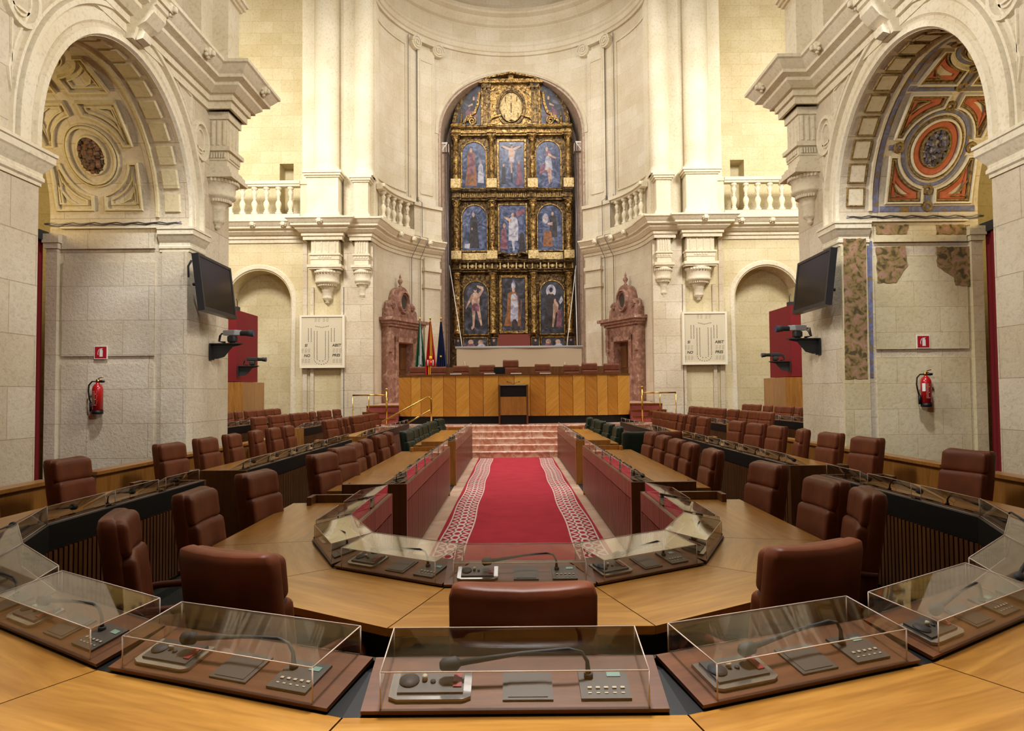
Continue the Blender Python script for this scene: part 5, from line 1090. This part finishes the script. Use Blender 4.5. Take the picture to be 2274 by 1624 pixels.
# ------------------------------------------------------------------ placing the desks
BL = 'black'; WR = 'wood_red'
def mirp(path, s): return [(s * a, b) for a, b in path]
R1 = [(1.14, 6.55), (1.12, 4.905), (.844, 4.266), (.305, 3.92)]
ring1 = [(-a - .03, b) for a, b in R1] + [(a - .03, b) for a, b in R1[::-1]]
desk('horseshoe_desk', 'inner horseshoe desk with honey coloured top, open towards the red carpet', ring1, -1, 0, 'wood_red', 'wood_red', .17, .87, endm=('wood_dark', 'wood_dark'))
put_consoles(ring1, -1, 0, 'near', [(0, 2), (1, 1), (2, 1), (3, 1), (4, 1), (5, 1), (6, 2)], lambda k: 'covered microphone console on the inner horseshoe desk, %s' % ['left end by the taller desk', 'second from its left end', 'turned panel at the left bend', 'left of the middle chair', 'middle one, behind the middle chair back', 'right of the middle chair', 'turned panel at the right bend', 'second from its right end', 'right end by the taller desk'][k], 'microphone consoles on the inner horseshoe desk', scale=.88)
R2 = [(3.06, 7.15)] + [(a, b) for a, b in RING2[::-1]]
ring2 = [(-a - .06, b) for a, b in R2] + [(a - .06, b) for a, b in R2[::-1]]
desk('horseshoe_desk', 'outer horseshoe desk nearest the camera with black front band', ring2, -1, .07, 'wood_dark', BL, .17, .80, endm=('wood_dark', 'wood_dark'))
nm2 = ['far end of the left leg', 'left leg, second from its far end', 'left leg, third from its far end', 'sixth left of the middle', 'fourth left of the middle', 'third left of the middle', 'second left of the middle', 'first left of the middle', 'nearest the camera, in the middle', 'first right of the middle', 'second right of the middle', 'third right of the middle', 'fourth right of the middle', 'sixth right of the middle', 'right leg, third from its far end', 'right leg, second from its far end', 'far end of the right leg']
nm2[3] = 'fifth left of the middle'; nm2[13] = 'fifth right of the middle'
n_ = len(ring2) - 1
put_consoles(ring2, -1, .07, 'far', [(0, 3), (1, 1), (2, 1), (3, 1)], lambda k: 'covered microphone console on the outer horseshoe desk, %s' % nm2[k], 'microphone consoles on the outer horseshoe desk')
put_consoles(ring2, -1, .07, 'near', [(4, 1), (5, 1), (6, 1), (7, 1), (8, 1)], lambda k: 'covered microphone console on the outer horseshoe desk, %s' % nm2[k + 6], 'microphone consoles on the outer horseshoe desk')
put_consoles(ring2, -1, .07, 'far', [(9, 1), (10, 1), (11, 1), (12, 3)], lambda k: 'covered microphone console on the outer horseshoe desk, %s' % nm2[k + 11], 'microphone consoles on the outer horseshoe desk')
ROWS = {}
for s in (-1, 1):
    nm = SIDE[s]
    for key, x, y0, y1, z0, cnt, fr, bm, bh, what in (
        ('A2', 1.14, 7.32, 12.25, 0, 6, WR, WR, .17, 'near aisle desk'), ('A3', 1.14, 13.65, 19.15, 0, 7, WR, WR, .17, 'aisle desk beside the marble steps'),
        ('B2', 3.04, 8.1, 13.35, .07, 6, 'wood_dark', BL, .17, 'second-row near desk'), ('B3', 2.95, 14.3, 20.1, .07, 8, 'wood_red', BL, .17, 'second-row far desk'),
        ('C3', 4.78, 16.3, 23.2, .14, 9, 'wood_dark', BL, .17, 'third-row transept desk'), ('D3', 6.3, 15.6, 23.6, .20, 10, 'wood_dark', BL, .17, 'rearmost transept desk')):
        near = key in ('A2', 'B2', 'D3'); em = 'wood_dark' if key in ('A2', 'B2') else 'wood'
        desk('bench_desk', '%s %s, %s' % (nm, what, {'A2': 'reflecting the red carpet', 'A3': 'with green chairs', 'B2': 'with black front band', 'B3': 'with black front band', 'C3': 'with black front band', 'D3': 'with black front band'}[key]), mirp([(x, y0), (x, y1)], s), 1 if s < 0 else -1, z0, fr, bm, bh, .80 if key[0] != 'C' else .72, endm=(em, 'wood'), slat=.07 if key[1] == '2' else .09)
        put_consoles(mirp([(x, y0 + .05), (x, y1 - .05)], s), 1 if s < 0 else -1, z0, 'far', [(0, cnt)], lambda k: 'small covered microphone console, %s from near end of %s %s' % (ORD[k], nm, what), 'microphone consoles on the %s %s' % (nm, what))
    # oak parapets behind the second row
    mb = MB(mir(s)); mb.box(4.52, 4.60, 7.75, 14.2, .07, .90); mb.box(4.48, 4.66, 7.70, 14.2, .90, .935); mb.box(4.6, 5.0, 7.70, 7.76, .07, .92)
    mb.build('parapet', 'wood', label='long oak parapet behind the %s second-row chairs' % nm, cat='parapet')
    mb = MB(mir(s)); mb.box(4.52, 4.60, 4.0, 7.0, .07, .90); mb.box(4.48, 4.66, 4.0, 7.05, .90, .935)
    mb.build('parapet', 'wood', label='short oak parapet behind the %s end of the outer horseshoe' % nm, cat='parapet')

# ------------------------------------------------------------------ chairs
def make_chair(leather, label, name='swivel_armchair', tall=True):
    root = empty(name, label, 'chair'); hz = 1.12 if tall else 1.05
    tilt = lambda p: (p.x - .10 * p.z, p.y, p.z)
    def puff(p): return (p.x - .13 * p.z, p.y, p.z)
    zt = hz
    # rear shell of the back
    mb = MB(); mb.rbox((-.285, 0, (zt + .50) / 2), (.052, .245, (zt - .50) / 2), .040, 7, fn=lambda p: (p.x - .13 * p.z + .03 * (p.y / .24) ** 2, p.y * (1 - .06 * (-p.z / .3 if p.z < 0 else 0)), p.z - (.012 * (1 - (p.y / .25) ** 2) if p.z > .2 else 0)))
    mb.build('back_shell', leather, root)
    mb = MB(); mb.rbox((-.245 - .13 * (zt - .11 - .80), 0, zt - .112), (.056, .237, .098), .042, 8, fn=lambda p: (p.x - .13 * p.z + .03 * (p.y / .24) ** 2 + (.012 * math.exp(-((p.y - .03) / .02) ** 2) - .012 * math.exp(-((p.y + .01) / .015) ** 2) if p.x > 0 else 0), p.y, p.z))
    mb.build('headrest', leather, root)
    def pleat(p):
        x, y, z = p; g = 0
        if x > 0:
            for c in (-.07, -.02, .045): g += .013 * math.exp(-((y - c - .02 * z) / .014) ** 2) * (1 if z > -.1 else .4)
        return (x - .13 * z - g + .022 * (y / .24) ** 2, y * (1 + .05 * (1 if z < -.1 else 0)), z)
    hb = (zt - .20 - .46) / 2; mb = MB(); mb.rbox((-.222 - .13 * (.46 + hb - .80), 0, .46 + hb), (.054, .237, hb), .032, 12, fn=pleat); mb.build('backrest', leather, root)
    mb = MB(); mb.rbox((.03, 0, .44), (.24, .245, .06), .05, 6); mb.build('seat', leather, root)
    mb = MB(); mb.box(-.2, .2, -.2, .2, .355, .385); mb.tube([(-.2, 0, .38), (-.27, 0, .40), (-.25, 0, .56)], .03, 8); mb.build('seat_frame', 'black_matt', root)
    mb = MB(); mb.tube([(0, 0, .08), (0, 0, .36)], .028, 12); mb.build('post', 'black_matt', root)
    mb = MB()
    for k in range(5):
        a = 2 * PI * k / 5 + .3; mb.tube([(0, 0, .11), (.16 * math.cos(a), .16 * math.sin(a), .095), (.28 * math.cos(a), .28 * math.sin(a), .06)], [.03, .022, .015], 6)
    sb = mb.build('star_base', 'black_matt', root)
    mb = MB()
    for k in range(5):
        a = 2 * PI * k / 5 + .3; mb.rbox((.285 * math.cos(a), .285 * math.sin(a), .028), (.025, .025, .028), .022, 2)
    mb.build('casters', 'black_matt', sb)
    for s in (-1, 1):
        mb = MB(); pth = [(-.27, s * .265, .64), (-.10, s * .275, .655), (.10, s * .275, .655), (.20, s * .275, .63), (.25, s * .27, .56), (.22, s * .265, .48), (.12, s * .25, .42)]
        mb.tube([(a, b, c) for a, b, c in pth], [.018, .02, .022, .022, .018, .016, .016], 8); mb.build('armrest', 'leather_trim', root)
    return root
CH = {}
def chair_at(px_l, px_m, px_r, Xr, s, kind, z0, label, group, yaw=None):
    front = (px_m, px_r) if s < 0 else (px_l, px_m)
    if px_m is None: front = (px_l, px_r)
    pc = (front[0] + front[1]) / 2; H = at_x(pc, 1000, Xr); D = H.y; X = H.x - EYE.x; wpx = front[1] - front[0]
    if yaw is None:
        cam_a = math.atan2(EYE.y - H.y, EYE.x - H.x); best = None
        for k in range(2, 93):
            th = cam_a - s * math.radians(k); vx, vy = -math.sin(th) * .45, math.cos(th) * .45
            w_ = FPX / D * abs(vx - X / D * vy); e = abs(w_ - wpx)
            if best is None or e < best[0]: best = (e, th)
        th = best[1]
    else: th = math.radians(yaw)
    loc = (H.x + .29 * math.cos(th), H.y + .29 * math.sin(th), z0)
    if kind not in CH:
        r = CH[kind] = make_chair('leather_green' if kind == 'green' else 'leather', label, tall=(kind != 'green')); r.location = loc; r.rotation_euler = (0, 0, th); r['group'] = group
        return r
    return dup(CH[kind], loc, th, label, group)
LT = {
 ('A1', -1): [(211, 246, 275), (386, 401, 459), (526, 534, 598)],
 ('A2', -1): [(678, 688, 736), (725, 735, 778), (767, 774, 792), (795, 803, 815), (824, 832, 848), (848, 858, 862)],
 ('A3', -1): [(887, 892, 908), (905, 909, 919), (919, 921, 928), (927, 930, 941), (941, 943, 950), (949, 951, 964), (965, 967, 981)],
 ('B1', -1): [(94, 109, 186)],
 ('B2', -1): [(335, 346, 400), (424, 434, 472), (490, 500, 524), (547, 557, 572), (586, 594, 613), (619, 627, 644)],
 ('B3', -1): [(714, 718, 742), (743, 750, 753), (757, 764, 767), (775, 778, 799), (799, 800, 811), (812, 814, 824), (824, 825, 836)],
 ('C3', -1): [(556, 559, 585), (595, 598, 622), (622, 624, 635), (642, 645, 659), (659, 662, 679), (685, 690, 695), (705, 707, 718), (718, 719, 730), (738, 741, 752)],
 ('D3', -1): [(496, 498, 509), (518, 522, 532), (541, 544, 561), (563, 565, 579), (583, 585, 600), (602, 604, 618)],
 ('A1', 1): [(1912, 1945, 1974), (1804, 1870, 1883), (1680, 1739, 1749)],
 ('A2', 1): [(1575, 1598, 1612), (1529, 1545, 1562), (1497, 1517, 1527), (1469, 1485, 1494), (1442, 1459, 1468)],
 ('A3', 1): [(1371, 1380, 1384), (1349, 1362, 1368), (1330, 1343, 1347), (1322, 1328, 1332), (1310, 1314, 1321)],
 ('B1', 1): [(2106, 2200, 2208)],
 ('B2', 1): [(1902, 1958, 1963), (1829, 1870, 1876), (1782, 1792, 1808), (1715, 1745, 1750), (1667, 1700, 1705), (1628, 1654, 1659)],
 ('B3', 1): [(1557, 1576, 1579), (1536, 1543, 1548), (1517, 1524, 1529), (1494, 1511, 1513), (1477, 1493, 1495), (1459, 1475, 1477), (1442, 1457, 1459)],
 ('C3', 1): [(1695, 1719, 1723), (1672, 1692, 1696), (1651, 1667, 1670), (1623, 1641, 1645), (1595, 1612, 1615), (1577, 1593, 1595), (1559, 1573, 1575), (1545, 1558, 1560), (1537, 1542, 1545)],
 ('D3', 1): [(1775, 1783, 1790), (1745, 1764, 1768), (1728, 1743, 1746), (1702, 1716, 1719), (1674, 1691, 1693), (1655, 1672, 1674)]}
RX = {'A1': 2.17, 'A2': 2.10, 'A3': 2.08, 'B1': 4.10, 'B2': 4.10, 'B3': 4.05, 'C3': 5.72, 'D3': 7.35}
RZ = {'A': 0, 'B': .07, 'C': .14, 'D': .20}
DN = {'A1': 'inner horseshoe desk', 'A2': 'near aisle desk', 'A3': 'aisle desk beside the marble steps', 'B1': 'outer horseshoe desk', 'B2': 'second-row near desk', 'B3': 'second-row far desk', 'C3': 'third-row transept desk', 'D3': 'rearmost transept desk'}
for (key, s), lst in LT.items():
    for k, (l_, m_, r_) in enumerate(lst):
        green = key == 'A3'; col_ = 'green leather chair' if green else 'brown leather chair'
        if key == 'A1': lab = 'brown leather chair, %s side of inner horseshoe desk, %s from the camera' % (SIDE[s], ORD[k])
        elif key == 'B1': lab = 'brown leather chair, %s leg of the outer horseshoe desk, by the parapet corner' % SIDE[s]
        else: lab = '%s, %s from near end behind %s %s' % (col_, ORD[k], SIDE[s], DN[key])
        g_ = ('green' if green else 'brown') + ' chairs at the %s %s' % (SIDE[s], DN[key])
        chair_at(l_, m_, r_, s * RX[key], s, 'green' if green else 'brown', RZ[key[0]], lab, g_)
# single ones
def chair_xy(x, y, yaw, kind, z0, label, group=None, sc=None):
    r = dup(CH[kind], (x, y, z0), math.radians(yaw), label, group or '')
    if not group and 'group' in r: del r['group']
    if sc: r.scale = sc
    return r
chair_xy(-.03, 2.70, 90, 'brown', 0, 'brown leather chair seen from behind in the middle of the inner horseshoe desk', 'brown chairs at the bend of the inner horseshoe')
chair_xy(-1.10, 3.22, 66, 'brown', 0, 'brown leather chair seen from behind, left of the middle chair', 'brown chairs at the bend of the inner horseshoe')
chair_xy(1.06, 3.26, 114, 'brown', 0, 'brown leather chair seen from behind, right of the middle chair', 'brown chairs at the bend of the inner horseshoe')
chair_xy(-3.95, 5.45, -5, 'brown', .07, 'brown leather chair cut by the left edge of the view, beside the red curtain', 'brown chairs at the outer horseshoe desk')
chair_xy(4.08, 5.55, 190, 'brown', .07, 'brown leather chair cut by the right edge of the view', 'brown chairs at the outer horseshoe desk')
p = at_x(1476, 975, 2.45); chair_xy(2.45, 11.7, 75, 'brown', 0, 'brown leather chair turned away, behind the row at the right aisle desk')
chair_xy(2.05, 12.85, 97, 'green', 0, 'dark green leather chair seen from behind at the near end of the green chairs')
for k, (l_, r_, top, sc) in enumerate(((913, 942, 814, 1), (958, 990, 814, 1), (1007, 1041, 812, 1), (1063, 1101, 810, 1), (1116, 1152, 799, 1.12), (1186, 1223, 808, 1), (1254, 1283, 810, 1), (1292, 1325, 806, 1), (1341, 1374, 807, 1))):
    pc = (l_ + r_) / 2; H = at_y(pc, top, 22.35); 
    chair_xy(H.x, 22.05, -90, 'brown', 1.38, ('taller brown leather chair in the middle of the presiding bench' if k == 4 else 'brown leather chair behind the presiding bench, %s from the left' % ORD[k]), 'chairs behind the presiding bench', (1, 1, sc * (H.z - 1.38) / 1.12 / sc))
